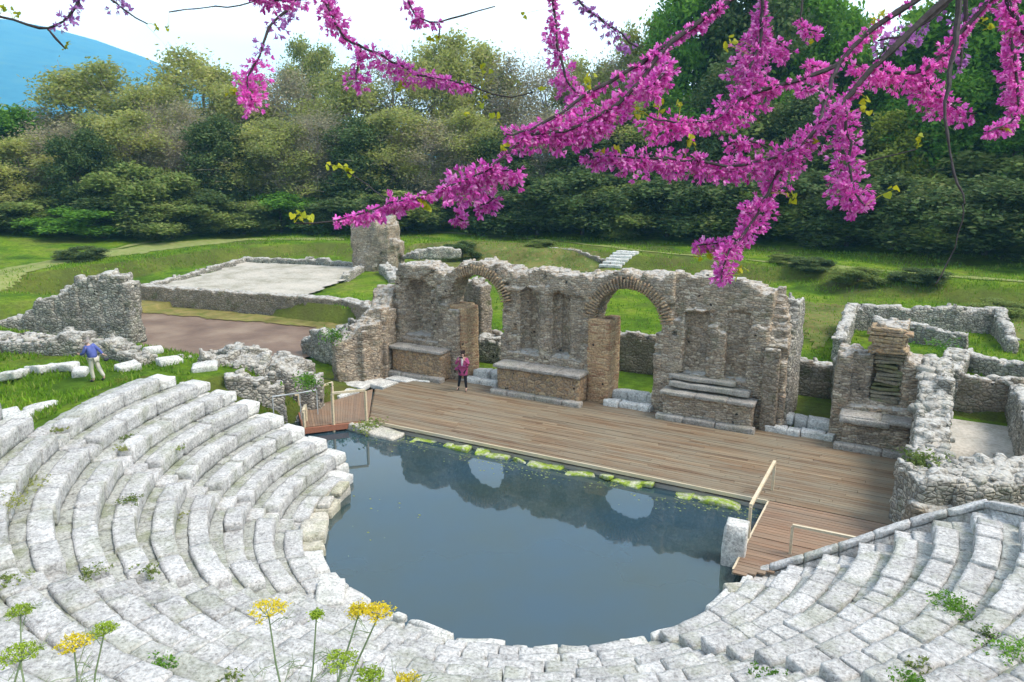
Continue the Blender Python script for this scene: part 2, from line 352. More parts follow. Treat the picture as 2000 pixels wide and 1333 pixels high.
Fq = np.stack([I[:-1, :-1], I[1:, :-1], I[1:, 1:], I[:-1, 1:]], -1).reshape(-1, 4)
tag(mesh('ground', np.stack([X, Y, Z], -1).reshape(-1, 3), Fq, M['grass'], smooth=True), kind='structure')
def sheet(name, poly, mat, lift=.04, z=None, st=.15, kind='structure'):
    """a patch of ground inside a polygon, following the terrain"""
    poly = np.array([q[:2] for q in poly]); lo, hi = poly.min(0), poly.max(0)
    xs = np.arange(lo[0], hi[0]+st, st); ys = np.arange(lo[1], hi[1]+st, st); A, B = np.meshgrid(xs, ys, indexing='ij')
    def inside(a, b):
        r = np.zeros(a.shape, bool)
        for (x1, y1), (x2, y2) in zip(poly, np.roll(poly, -1, 0)):
            c = ((y1 > b) != (y2 > b)); r ^= c & (a < (x2-x1)*(b-y1)/((y2-y1) if y2 != y1 else 1e-9)+x1)
        return r
    wob = fbm(np.stack([A, B, A*0], -1), .8, 5)*.35
    k = inside(A+wob, B+wob); k = k[:-1, :-1]
    Zs = (hgt(A, B)+lift) if z is None else np.full(A.shape, z)
    I = np.arange(A.size).reshape(A.shape); Fq = np.stack([I[:-1, :-1], I[1:, :-1], I[1:, 1:], I[:-1, 1:]], -1)[k]
    u, inv = np.unique(Fq, return_inverse=True); V = np.stack([A, B, Zs], -1).reshape(-1, 3)[u]
    return tag(mesh(name, V, inv.reshape(-1, 4), mat, smooth=True), kind=kind)
def strip(name, pts, wd, mat, lift=.05, z=None):
    P = []
    for a, b in zip(pts[:-1], pts[1:]):
        a, b = np.array(a[:2]), np.array(b[:2]); n = max(2, int(np.linalg.norm(b-a)/.5)); P += [a+(b-a)*i/n for i in range(n)]
    P.append(np.array(pts[-1][:2])); P = np.array(P)
    for _ in range(12): P[1:-1] = (P[:-2]+P[2:]+2*P[1:-1])/4
    D = np.gradient(P, axis=0); D /= np.linalg.norm(D, axis=1, keepdims=True); Nn = np.c_[-D[:, 1], D[:, 0]]; V = []; m_ = 5
    for i, p in enumerate(P):
        for j in range(m_):
            q = p+Nn[i]*wd*(j/(m_-1)-.5)*(1+.5*math.sin(i*.35+j*.3)); V.append((q[0], q[1], float(hgt(q[0], q[1]))+lift))
    Fc = [(i*m_+j, i*m_+j+1, (i+1)*m_+j+1, (i+1)*m_+j) for i in range(len(P)-1) for j in range(m_-1)]
    return tag(mesh(name, V, Fc, mat, smooth=True), kind='structure')
mesh_w = mesh('water', [(-4.5, -9.6, -.3), (17.4, -9.6, -.3), (17.4, 5.8, -.3), (-4.5, 5.8, -.3)], [(0, 1, 2, 3)], M['water']); tag(mesh_w, kind='structure')
g = np.random.default_rng(77); n = 900; q = np.stack([g.uniform(0, 14, n), -np.abs(g.normal(0, .55, n))-.05, np.full(n, -.296)], 1); q2 = np.stack([g.uniform(2.8, 6, 50), g.uniform(-8.5, -3.5, 50), np.full(50, -.296)], 1); q = np.concatenate([q, q2]); q = q[fbm(q, 1.3, 4) > -.1]
a = g.uniform(0, 6.28, len(q)); s_ = g.uniform(.01, .035, len(q)); V = np.stack([q+np.c_[np.cos(a+k*1.57)*s_*(1+.5*(k % 2)), np.sin(a+k*1.57)*s_, a*0] for k in range(4)], 1).reshape(-1, 3)
M['scum'] = plain('floating_algae', [(.16, .20, .05), (.26, .28, .10)], 6); tag(mesh('floating_algae', V, np.arange(4*len(q)).reshape(-1, 4), M['scum']), 'specks of algae and fallen leaves floating on the pool', 'algae', kind='stuff')
strip('path', [at(-150, 590, 1.9), at(0, 530, 1.9), at(180, 492, 2), at(350, 463, 2), at(500, 449, 2), at(700, 449, 2), at(1000, 462, 2), at(1300, 493, 2), at(1600, 517, 2), at(2000, 548, 2), at(2300, 580, 2)], .7, M['path'])
sheet('mud', [(-29, 9.5), (-14, 12.2), (-9.5, 12.2), (-9.0, 3.5), (-12, 1.5), (-24, 1.5), (-29, 4)], M['mud'], z=-.22)
M['bank'] = plain('olive_brown_bank', [(.06, .09, .02), (.17, .15, .05), (.10, .14, .03), (.24, .20, .09)], 1.3, .95, .1, .08, big=.8)
sheet('scrub_bank', [at(1545, 560, 1.6), at(1800, 583, 1.7), at(2150, 605, 1.7), at(2150, 690, .8), at(1970, 660, .8), at(1960, 612, 1.2), at(1650, 592, 1.0), at(1648, 650, .7), at(1590, 690, .6), at(1560, 640, .7)], M['bank'], st=.25)
sheet('scrub_bank', [at(800, 486, 1.5), at(900, 470, 1.9), at(1050, 478, 1.9), at(1180, 500, 1.7), at(1190, 530, .9), at(1000, 530, .8), at(830, 520, .9)], M['bank'], st=.25)
sheet('scrub_bank', [at(-50, 560, 1.0), at(120, 515, 1.5), at(300, 485, 1.5), at(480, 470, 1.8), at(660, 466, 1.8), at(670, 480, 1.4), at(480, 486, 1.2), at(300, 512, 1.0), at(120, 545, .8), at(-50, 590, .8)], M['path'], st=.25, lift=.03)
sheet('scrub_strip', [(-30, 9.2), (-14, 11.5), (-9.2, 10.5), (-9.2, 12.8), (-13, 13.0), (-30, 12.0)], M['mudgr'], lift=.17)
# ------------------------------------------------------------------ the seating
cav = empty('stone_seating', (8.3, -9.5, .2), 'curved tiers of pale limestone seats stepping up around the pool, cut by radial stairways', 'amphitheatre seats')
def pol(r, t): return np.array([CC[0]+r*math.cos(R(t)), CC[1]+r*math.sin(R(t))])
def arc_block(B, r0, r1, t0, t1, z0, z1, rnd=.04, rough=.014, tpl=None, tilt=0., dr=0., rot=0.):
    rm = (r0+r1)/2; tm = (t0+t1)/2; ln = R(t1-t0)*rm
    def warp(Q):
        Q = Q.copy(); cr_, sr_ = math.cos(rot), math.sin(rot); qx = Q[:, 0]*cr_-Q[:, 1]*sr_; qy = Q[:, 0]*sr_+Q[:, 1]*cr_
        a = R(tm)+qx/rm; rr = rm+dr+qy; return np.c_[CC[0]+rr*np.cos(a), CC[1]+rr*np.sin(a), (z0+z1)/2+Q[:, 2]]
    B.stone(None, (ln, r1-r0, z1-z0), 0, rnd, rough, tpl, tilt, warp)
STAIRS = [-144.5, -109., -40.]; SW = .66; WEDG = [(None, -144.5), (-144.5, -109.), (-109., -40.), (-40., None)]
def left_end(i): return {0: -173, 1: -178, 2: -177.5, 3: -176, 4: -175, 5: -174, 6: -172.5, 7: -171, 8: -167}.get(i, -146)
def right_end(i): return [.4, 1.9, 3.4, 4.9, 6.1, 6.6, 6.5, 1., -3., -4, -4, -4, -4, -4][i]-.8
def rows_of(w_): return range(9) if w_ == 0 else range(14)
for i in range(14):
    r = R0+DR*i; z = Z0+DZ*i; hw = math.degrees(SW/2/(r+.35))
    for w_, (a, b_) in enumerate(WEDG):
        if i not in rows_of(w_): continue
        t0 = left_end(i) if a is None else a+hw+.1; t1 = right_end(i)-1.2*math.degrees(.55/r) if b_ is None else b_-hw-.1
        if w_ == 1 and i > 8: t0 -= 2
        B = Blocks(); Bf = Blocks(); t = t0
        while t < t1-.5:
            ln = rng.uniform(.7, 1.7) if w_ < 2 else rng.uniform(.35, 1.1); dt = math.degrees(ln/r)
            if t1-t-dt < math.degrees(.35/r): dt = t1-t
            wear = 1 if w_ < 2 else 1.25
            g = math.degrees(rng.uniform(.003, .018)/r)
            miss = (rng.random() < (.05 if i > 5 and w_ == 0 else .015))
            h = .0 if not miss else -.2
            arc_block(B, r+rng.uniform(-.015, .02)*wear, r+.44, t+g, t+dt-g, z-.42, z+h+rng.normal(0, .014*wear), .02*wear, .011*wear, TPL, .008*wear, rng.normal(0, .01*wear), rng.normal(0, .008*wear))
            t += dt
        t = t0
        while t < t1-.5:
            ln = rng.uniform(.5, 1.3); dt = math.degrees(ln/r)
            if t1-t-dt < math.degrees(.3/r): dt = t1-t
            arc_block(Bf, r+.42, r+DR+.06, t+.05, t+dt-.05, z-.38, z-(.055 if w_ < 2 else .03)+rng.normal(0, .01), .03, .012, TPL, .01)
            t += dt
        ro = B.build('seat_row', M['seat'], cav); Bf.build('footing_course', M['foot'], ro)
        if w_ == 3 and i > 3: ro['label'] = 'rough weathered seat row on the right wing'
def stairway(t, n, wd=SW):
    B = Blocks()
    for i in range(n):
        for k in (0, 1):
            r = R0+DR*i+k*DR/2; z = Z0+DZ*(i-1)+(k+1)*DZ/2+(-.02 if k else 0); hw = math.degrees(wd/2/r)
            arc_block(B, r, r+DR/2+.05, t-hw, t+hw, z-.35, z+rng.normal(0, .01), .03, .014, TPL, .01)
    B.build('stairway', M['seat'], cav)
for t in STAIRS: stairway(t, 14 if t > -120 else 9)
# stairway against the right end wall
B = Blocks()
for i in range(13):
    for k in (0, 1):
        r = R0+DR*i+k*DR/2; z = Z0+DZ*(i-1)+(k+1)*DZ/2; te = right_end(i)
        ww = math.degrees(.6/r)
        arc_block(B, r, r+DR/2+.04, te-ww, te, z-.4, z+rng.normal(0, .012)-(.12 if k else 0), .03, .014, TPL, .012)
B.build('stairway', M['seat'], cav)
# kerb of irregular slabs round the pool, yellowed on the left
B = Blocks(); By = Blocks(); t = -171.
while t < -6:
    r = 5.8; ln = rng.uniform(.4, 1.2); dt = math.degrees(ln/r); yel = t < -138; ri = 5.48+.25*float(sm(-115, -80, t))
    arc_block(By if yel else B, ri+rng.uniform(-.12, .14), 6.0, t+.3, t+dt-.3, -.7, -.05+rng.normal(0, .03), .05, .03, TPL, .03, 0, rng.normal(0, .03))
    if rng.random() < .25 and t < -60: arc_block(By if yel else B, ri-.02, 5.8, t+.6, t+dt-1, -.05, .1+rng.normal(0, .02), .05, .03, TPL, .04, rng.uniform(-.1, .1), rng.normal(0, .1))
    t += dt
B.build('pool_kerb', M['white'], cav); o = By.build('pool_kerb', M['ystone'], cav); o['label'] = 'yellowed jagged kerb stones on the left of the pool'
# left end: retaining face under the row ends and the upper step rows left of the seats
B = Blocks()
for i in range(9):
    te = left_end(i); r = R0+DR*i
    for k in range(max(1, int((Z0+DZ*i+.5)/.35))):
        zt = Z0+DZ*i-.03-k*.35
        arc_block(B, r-.03, r+DR, te-math.degrees(.55/r), te+.2, zt-.36, zt-.02, .04, .025, TPL, .02, rng.normal(0, .05))
B.build('end_wall', M['white'], cav)
# sloping coping of the right end wall
cw = Blocks(); pr = [np.array([*pol(R0+.7*i+.3, right_end(i)+.8+math.degrees(.08/(R0+.7*i))), Z0+.35*i+.06]) for i in range(-1+1, 8)]; pr = [pr[0]-(pr[1]-pr[0])*.35]+pr
for a, b_ in zip(pr[:-1], pr[1:]):
    d = b_-a; L_ = np.linalg.norm(d[:2]); nn = max(1, int(L_/.75)); ang = math.atan2(d[1], d[0])
    for k in range(nn):
        c = a+d*(k+.5)/nn; n_ = np.array([-d[1], d[0], 0])/L_
        sl = d[2]/L_
        def wp(Q, c=c, ang=ang, sl=sl, n_=n_):
            ca, sa = math.cos(ang), math.sin(ang); return np.c_[Q[:, 0]*ca-Q[:, 1]*sa+c[0], Q[:, 0]*sa+Q[:, 1]*ca+c[1], Q[:, 2]+c[2]-.12+Q[:, 0]*sl]
        cw.stone(None, (L_/nn-.01, .2, .16), 0, .03, .012, TPL, 0, wp)
        zb = -.8; hh = c[2]-.22-zb
        def wp2(Q, c=c, ang=ang, sl=sl, hh=hh):
            ca, sa = math.cos(ang), math.sin(ang); return np.c_[Q[:, 0]*ca-Q[:, 1]*sa+c[0], Q[:, 0]*sa+Q[:, 1]*ca+c[1], Q[:, 2]+zb+hh/2+Q[:, 0]*sl]
        cw.stone(None, (L_/nn+.005, .17, hh), 0, .02, .01, TPL, 0, wp2)
cw.build('coping_wall', M['seat'], cav)
# ------------------------------------------------------------------ wooden stage
BX0, BX1, BX2 = 0., 14.2, 17.45
st = empty('wooden_stage', (8, 2.7, 0), 'broad low timber stage of brown boards between the pool and the ruined stage wall', 'stage')
mb = MB(); y = .02; bw = .145
while y < 5.9:
    x = -1.9 if y > 3.1 else -2.2*y/3.1-.02
    while x < BX2:
        l = rng.uniform(2.4, 4.6); e = min(x+l, BX2)
        if BX2-e < .8: e = BX2
        mb.box(((x+e)/2, y+bw/2-.006, -.02+rng.normal(0, .003)), (e-x-.012, bw-.014, .04), 0, .002); x = e
    y += bw
mb.build('deck_boards', M['deck'], st)
mb = MB(); y = -.02
while y > -4.3:
    x = BX1+.0
    xe = min(BX2, 14.3+3.2*(1-max(0, (-y-1.8))/2.6)) if y < -1.8 else BX2
    mb.box(((x+xe)/2, y-bw/2, -.02+rng.normal(0, .003)), (xe-x, bw-.014, .04), 0, .002); y -= bw
mb.build('ramp_boards', M['deckred'], st)
mb = MB(); mb.box((7.1, -.015, -.055), (14.2, .05, .11)); mb.box((BX1-.02, -2.1, -.07), (.05, 4.2, .14)); mb.build('edge_beam', M['rail'], st)
mb = MB(); mb.box((7.1, .03, -.25), (14.2, .08, .14)); mb.box((7.1, .9, -.16), (14.2, .1, .2)); mb.box((7.1, 2.5, -.16), (14.2, .1, .2)); mb.box((7.1, 4.1, -.16), (14.2, .1, .2)); mb.build('lower_beam', M['greybeam'], st)
for k in range(9): mb = MB(); mb.box((.4+k*1.7, .1, -.6), (.12, .12, 1.1)); mb.build('support_post', M['greybeam'], st)
# right handrails
def rail(name, label, posts, top, mat, parent=None, wd=.07, group=None, tops=None):
    e = empty(name, tuple(posts[0]), label, 'handrail', group)
    for p in posts:
        mb = MB(); mb.bar(p, (p[0], p[1], top(p) if callable(top) else top), wd); mb.build('post', mat, e)
    P = [np.array((p[0], p[1], (top(p) if callable(top) else top)+wd/2)) for p in posts]
    mb = MB()
    for a, b_ in zip(P[:-1], P[1:]): mb.bar(a, b_, wd*1.15, wd)
    mb.build('top_rail', mat, e); return e
rail('handrail', 'pale timber handrail along the pool edge of the right-hand ramp', [(14.14, .75, -.3), (14.16, -2.5, -.5)], lambda p: .85, M['rail'])
a = at(1543, 1082, 0); rail('handrail', 'short pale timber handrail low on the ramp beside the right seats', [(a[0], a[1], -.1), (a[0]+1.9, a[1]+.05, -.1)], .72, M['rail'], wd=.06)
# left footbridge
fb = empty('footbridge', (-1.4, .2, 0), 'small red brown timber footbridge from the stage to the left seats', 'footbridge')
Aq, Bq, Cq, Dq = [np.array(q) for q in ((.0, .0), (-1.45, -1.72), (-3.0, -.4), (-2.3, 3.1))]
mb = MB(); nb = 26
for k in range(nb):
    u0, u1 = k/nb, (k+.93)/nb
    q = [Aq+(Bq-Aq)*u0, Aq+(Bq-Aq)*u1, Dq+(Cq-Dq)*u1, Dq+(Cq-Dq)*u0]
    mb.add([(*p, zz) for zz in (-.04, .0) for p in q], [(3, 2, 1, 0), (4, 5, 6, 7), (0, 1, 5, 4), (1, 2, 6, 5), (2, 3, 7, 6), (3, 0, 4, 7)])
mb.build('bridge_boards', M['deckred'], fb)
mb = MB(); mb.bar((.02, -.04, -.13), (-1.45, -1.78, -.13), .07, .2); mb.bar((-1.49, -1.75, -.13), (-3.0, -.45, -.13), .07, .2); mb.build('side_beam', M['redbeam'], fb)
rail('handrail', 'tall pale timber posts and thin rail on the pool side of the footbridge', [(-.0, -.12, -.3), (-.80, -.98, -1.0)], lambda p: 1.12, M['rail'], wd=.075)
rail('handrail', 'low timber handrail at the far left end of the footbridge', [(-1.5, -1.72, -.1), (-1.9, -1.2, -.1)], .55, M['rail'], wd=.08)
e = empty('handrail', (-3.0, -.4, 0), 'low tan timber handrail on the land side of the footbridge', 'handrail')
mb = MB(); mb.bar((-3.0, -.42, 0), (-3.0, -.42, .6), .08); mb.build('post', M['rail'], e); mb = MB(); mb.bar((-2.5, .9, 0), (-2.5, .9, .8), .08); mb.build('post', M['rail'], e)
mb = MB(); mb.bar((-3.05, -.55, .62), (-2.5, .95, .82), .08, .06); mb.build('top_rail', M['rail'], e)
e = empty('metal_railing', (-4, -1, 0), 'thin grey metal railing in front of the dark vault by the footbridge', 'railing')
q1, q2, q3 = at(532, 775, 1.0), at(585, 768, .98), at(618, 762, .95)
mb = MB(); mb.tube([q1, q2, q3], .025); mb.build('top_rail', M['metal'], e)
for q in (q1, q2, q3): mb = MB(); mb.tube([q, (q[0], q[1], -.1)], .02); mb.build('post', M['metal'], e)
# ------------------------------------------------------------------ ruined stage wall
sw = empty('ruined_stage_wall', (5, 6.5, 0), 'long ruined masonry stage wall with two arches, tall niches and stone plinths behind the stage', 'ruined wall')
cs = .085; xs = np.arange(-4.3, 13.4, cs); ys = np.arange(0, 1.25, .125); zs = np.arange(-.5, 5.7, cs)
XX, YY, ZZ = np.meshgrid(xs+cs/2, ys+.06, zs+cs/2, indexing='ij')
tx = np.array([-4.3, -3.9, -3.3, -3.0, -1.5, -.6, .3, 1.3, 2.2, 2.9, 4.0, 5.5, 7.5, 9.0, 10.5, 12, 12.6, 13.0, 13.4]); tz = np.array([.9, 2.2, 3.4, 4.75, 4.9, 4.6, 5.05, 5.2, 5.0, 4.8, 5.0, 4.85, 5.15, 5.2, 5.2, 5.05, 4.8, 4.95, 3.4])
topz = np.interp(XX, tx, tz)+.16*vnoise(np.stack([XX*2.2, YY*2.5, XX*0], -1), 1, 5)+.07*vnoise(np.stack([XX*7, YY*7, XX*0], -1), 1, 6)
S = ZZ < topz
S &= ~((XX > 12.75) & (ZZ > 2.95+1.3*(XX-12.75)*0+ (YY*1.9)))       # stepped broken right end
S &= ~((XX < -3.35) & (YY < .4) & (ZZ > 1.2))
def arch(cx, rad, zs_): return (np.hypot(XX-cx, ZZ-zs_) < rad) & (ZZ >= zs_)
# arch over door one and two
a1 = arch(.95, 1.32, 3.35) | ((XX > -.37) & (XX < 2.2) & (ZZ > 3.1) & (ZZ <= 3.36)); d1 = (XX > .32) & (XX < 2.12) & (ZZ > .05) & (ZZ < 3.2)
a2 = arch(7.62, 1.36, 3.25) | ((XX > 6.26) & (XX < 8.98) & (ZZ > 3.0) & (ZZ <= 3.26)); d2 = (XX > 6.72) & (XX < 8.72) & (ZZ > .05) & (ZZ < 3.1)
S &= ~(a1 | d1 | a2 | d2)
S &= ~((XX > .12) & (XX < .4) & (ZZ > .05) & (ZZ < 3.3) & (YY < .3))
def niche(x0, x1, z0, z1, dpt, rd=True):
    cx = (x0+x1)/2; hw = (x1-x0)/2; dd = dpt*np.sqrt(np.clip(1-((XX-cx)/hw)**2, 0, 1)) if rd else dpt
    a_ = (ZZ < z1) | (np.hypot((XX-cx), (ZZ-z1)) < hw)
    return (np.abs(XX-cx) < hw) & (ZZ > z0) & a_ & (YY < dd)
S &= ~niche(-2.75, -1.35, 1.7, 3.5, .8)
S &= ~niche(2.95, 3.85, 1.6, 3.8, .6); S &= ~niche(4.4, 5.25, 1.6, 3.8, .6)
S &= ~((XX > 9.8) & (XX < 10.7) & (ZZ > 1.6) & (ZZ < 3.9) & (YY < .4)); S &= ~((XX > 11.3) & (XX < 12.1) & (ZZ > 1.6) & (ZZ < 4.0) & (YY < .4))
S &= ~((vnoise(np.stack([XX*1.6, YY*0, ZZ*1.9], -1), 1, 77) > .2) & (XX > 9.4) & (YY < .26) & (ZZ > 3.2))
# eroded band under the top: vault remains over the niches, missing facing
S &= ~((vnoise(np.stack([XX*1.1, YY*0, ZZ*1.6], -1), 1, 31) > .35) & (YY < .14) & (ZZ > 2.2))
S &= ~((vnoise(np.stack([XX*3, YY*0, ZZ*4], -1), 1, 41) > .62) & (YY < .26) & (ZZ > .6))
S &= ~((XX > 9.4) & (XX < 12.6) & (ZZ > 3.75+.3*np.sin(XX*2)) & (YY < .26))
S &= ~((XX > 2.4) & (XX < 5.8) & (ZZ > 1.55) & (ZZ < 4.1) & (YY < .13) & (np.abs(XX-4.12) > .18))
S &= ~((XX > -2.95) & (XX < -.95) & (ZZ > 1.5) & (ZZ < 4.2) & (YY < .13))
voxel('masonry_wall', S, (xs[0], 6.0, zs[0]), (cs, .125, cs), M['wall'], sw, .035)
# inner brick piers of the two doors
def pier(name, x0, x1, y0, y1, z0, z1, mat, parent, c=.09, jit=.02, lab=None, wav=.06):
    xs = np.arange(0, max(x1-x0, c), c); ys = np.arange(0, max(y1-y0, c), c); zs = np.arange(0, z1-z0, c)
    A, B_, D = np.meshgrid(xs+x0, ys+y0, zs+z0, indexing='ij'); S = D < z1-.1-wav*(1+vnoise(np.stack([A*3, B_*3, A*0], -1)))
    o = voxel(name, S, (x0, y0, z0), (c, c, c), mat, parent, jit)
    if lab: o['label'] = lab
    return o
pier('door_pier', -.55, .36, 6.12, 7.1, -.1, 3.3, M['brick'], sw, lab='tan brick jamb on the left of the first doorway')
pier('door_pier', 6.08, 6.92, 5.92, 7.0, -.1, 3.4, M['brick'], sw, lab='reddish brick pier on the left of the second doorway')
pier('door_pier', 12.72, 13.25, 5.75, 6.6, -.1, 3.05, M['brown'], sw, lab='narrow pier at the right end of the wall')
# voussoir rings
for cx, zz0, ri, a0, a1_ in ((7.62, 3.25, 1.34, 4, 176), (.95, 3.35, 1.30, 10, 125)):
    B = Blocks(); n = int((a1_-a0)/4.6)
    for k in range(n):
        a = R(a0+(a1_-a0)*(k+.5)/n); hh = rng.uniform(.36, .5); rr = ri+hh/2-.02
        def wp(Q, a=a, rr=rr):
            x = cx+math.cos(a)*(rr+Q[:, 0])-math.sin(a)*Q[:, 2]; z = zz0+math.sin(a)*(rr+Q[:, 0])+math.cos(a)*Q[:, 2]; return np.c_[x, 6.1+Q[:, 1], z]
        B.stone(None, (hh, .36, .068), 0, .012, .006, TPS, 0, wp)
    B.build('arch_ring', M['tan'], sw)
def plinth(x0, x1, y0, h, face, parent, base=.12, led=.14, yb=6.05, lab=None):
    o = pier('plinth', x0, x1, y0, yb, .0, h+.05, face, parent, .11, .02, lab, 0.)
    B = Blocks(); x = x0-.12
    while x < x1+.1:
        l = rng.uniform(.8, 1.6); e = x1+.12 if x1+.12-x-l < .5 else x+l
        B.stone(((x+e)/2, (y0+yb)/2-.06, h+led/2-.03), (e-x-.01, yb-y0+.14, led), 0, .025, .01, TPL); x = e
    B.build('ledge', M['ledge'], o)
    B = Blocks(); x = x0-.2
    while x < x1+.2:
        l = rng.uniform(.7, 1.5); e = x1+.2 if x1+.2-x-l < .4 else x+l
        B.stone(((x+e)/2, y0-.09, base/2+.02), (e-x-.01, .34, base+.12), 0, .03, .012, TPL); x = e
    B.build('base_course', M['ledge'], o)
    return o
plinth(-3.0, -.45, 5.35, 1.22, M['tan'], sw, lab='tan plinth under the left niche')
plinth(2.45, 6.05, 5.15, 1.12, M['tan'], sw, lab='long tan plinth with stone ledge under the paired niches')
plinth(9.35, 12.5, 5.4, .95, M['wall'], sw, lab='stepped grey plinth under the right niches')
B = Blocks(); B.stone((10.9, 5.85, 1.25), (2.9, .45, .2), 0, .03, .015, TPM); B.stone((10.6, 5.95, 1.5), (2.4, .4, .16), 0, .03, .015, TPM); B.build('stepped_ledge', M['ledge'], sw)
for x0, x1 in ((.45, 2.1), (6.85, 8.75), (12.9, 15.2)):
    B = Blocks(); x = x0
    while x < x1:
        l = rng.uniform(.4, .9); e = min(x+l, x1); B.stone(((x+e)/2, 5.95+rng.normal(0, .03), .06), (e-x-.01, .42, .3), 0, .04, .02, TPL, .01); 
        B.stone(((x+e)/2+.1, 6.7+rng.normal(0, .05), .22), (e-x-.02, .5, .42), 0, .05, .03, TPL, .04); x = e
    B.build('threshold', M['white'], sw)
# rear return wall at the right end (light broken edge)
xs = np.arange(0, .5, .1); ys = np.arange(0, 2.4, .1); zs = np.arange(0, 5.2, .1); A, B_, D = np.meshgrid(xs, ys, zs, indexing='ij')
tp = 4.9-.25*B_+.25*vnoise(np.stack([A*4, B_*3, A*0], -1)); tp = np.where(B_ < .9, 2.9+1.8*B_, tp)
voxel('return_wall', (D < tp) & (D > (B_-1.6)*1.2*(B_ > 1.6)*0), (13.05, 6.3, -.2), (.1, .1, .1), M['rubble'], sw, .04)
# stone slabs floor at the left end of the stage
B = Blocks()
for p, d in (((-2.6, 4.0), (1.3, .9)), ((-2.2, 4.95), (1.2, .8)), ((-3.4, 3.3), (1.2, .8)), ((-3.2, 2.2), (1.1, 1.0)), ((-3.7, 1.3), (1.0, .8)), ((-1.3, 5.2), (.9, .5))): B.stone((*p, -.06), (*d, .2), rng.normal(0, .1), .03, .02, TPM)
tag(B.build('stone_paving', M['white']), 'pale stone slabs paving the left end of the stage', 'paving')
# ------------------------------------------------------------------ other ruined walls
def wall_line(name, pts, th, zb, mat, label, cat='ruined wall', c=.14, jit=.05, ragged=.2, group=None, stones=0, stmat='rstone', ss=(.1, .34)):
    """pts: (x, y, top) along the wall's centre line; voxels in each leg's own frame joined into one mesh"""
    e = empty(name, (pts[0][0], pts[0][1], zb), label, cat, group)
    Vs = []; Fs = []; n = 0
    for li, (a, b_) in enumerate(zip(pts[:-1], pts[1:])):
        a = np.array(a, float); b_ = np.array(b_, float); d = (b_-a)[:2]; Ln = np.linalg.norm(d); ang = math.atan2(d[1], d[0])
        xs = np.arange(-th/2 if li else 0, Ln+th/2, c); ys = np.arange(-th/2, th/2-c/4, c); zs = np.arange(zb, max(a[2], b_[2])+ragged*2, c)
        A, B_, D = np.meshgrid(xs, ys, zs, indexing='ij'); tp = np.interp(A, [0, Ln], [a[2], b_[2]])
        q = np.stack([(A+a[0]*3)*1.3, (B_+a[1]*3)*1.6, A*0], -1); tp = tp+ragged*vnoise(q, 1, 3)+ragged*.6*vnoise(q*3, 1, 8)
        o = voxel('masonry', D < tp, (xs[0], ys[0], zb), (c, c, c), mat, None, jit, 1, ((a[0], a[1]), ang))
        V = np.array([v.co[:] for v in o.data.vertices]); Fc = np.array([p.vertices[:] for p in o.data.polygons]); bpy.data.objects.remove(o)
        Vs.append(V); Fs.append(Fc+n); n += len(V)
    mesh('masonry', np.concatenate(Vs), np.concatenate(Fs), mat, e)
    if stones:
        B = Blocks()
        for _ in range(stones):
            k = rng.integers(len(pts)-1); t = rng.random(); a = np.array(pts[k], float); b_ = np.array(pts[k+1], float); q = a+(b_-a)*t
            s_ = rng.uniform(*ss)*rng.uniform(.6, 1); dn = (b_-a)[:2]/max(np.linalg.norm((b_-a)[:2]), 1e-6); of = float(np.clip(rng.normal(0, th*.28), -th*.42, th*.42)); B.stone((q[0]-dn[1]*of, q[1]+dn[0]*of, q[2]+rng.uniform(-.15, .06)), (s_*1.3, s_, s_*.6), rng.uniform(0, 3), .05, .03, TPS, .1)
        B.build('loose_capping', M[stmat], e)
    return e
# left part: low pier and diagonal rubble next to the stage wall
wall_line('masonry_pier', [(-4.5, 3.3, 1.9), (-3.7, 4.3, 2.3), (-3.6, 5.3, 2.9), (-3.9, 6.2, 3.6)], 1.0, -.3, M['wall'], 'squat masonry pier at the left end of the stage wall by the paving', c=.11, stones=20)
wall_line('rubble_wall', zl((-9.8, 7.4, 668), (-8.3, 7.0, 652), (-6.5, 6.5, 645), (-5.2, 6.2, 632), (-4.4, 6.3, 610)), 1.1, -.4, M['rubble'], 'heap-like rubble wall with white stones rising to the left end of the stage wall', stones=70, ragged=.25)
# vault ruin between seats and stage
e_v = wall_line('vault_ruin', zl((-2.7, .6, 742), (-3.3, .1, 735), (-3.9, -.3, 722), (-4.7, -.9, 708), (-5.9, -1.4, 700), (-7.4, -1.2, 705)), 1.1, -.4, M['rubble'], 'broken rubble vault wall with a dark hollow between the seats and the footbridge', stones=120, ragged=.3)
wall_line('rubble_wall', zl((-4.2, 1.4, 722), (-5.5, 1.2, 703), (-7.0, 1.0, 684), (-8.6, 1.1, 688)), 1.0, -.4, M['rubble'], 'rear rubble wall of the broken vault with pale stones along its top', stones=60, ragged=.28)
def gnd(px, py, z=1.):
    for _ in range(14): q = at(px, py, z); z = .5*z+.5*float(hgt(q[0], q[1]))
    return at(px, py, z)
wall_line('rubble_heap', [(*q[:2], float(hgt(q[0], q[1]))+.3) for q in (gnd(585, 812), gnd(560, 792), gnd(528, 772), gnd(495, 758), gnd(470, 748))], .9, -.6, M['rubble'], 'heap of tumbled stones between the left row ends and the broken vault', stones=110, ragged=.3, c=.12)
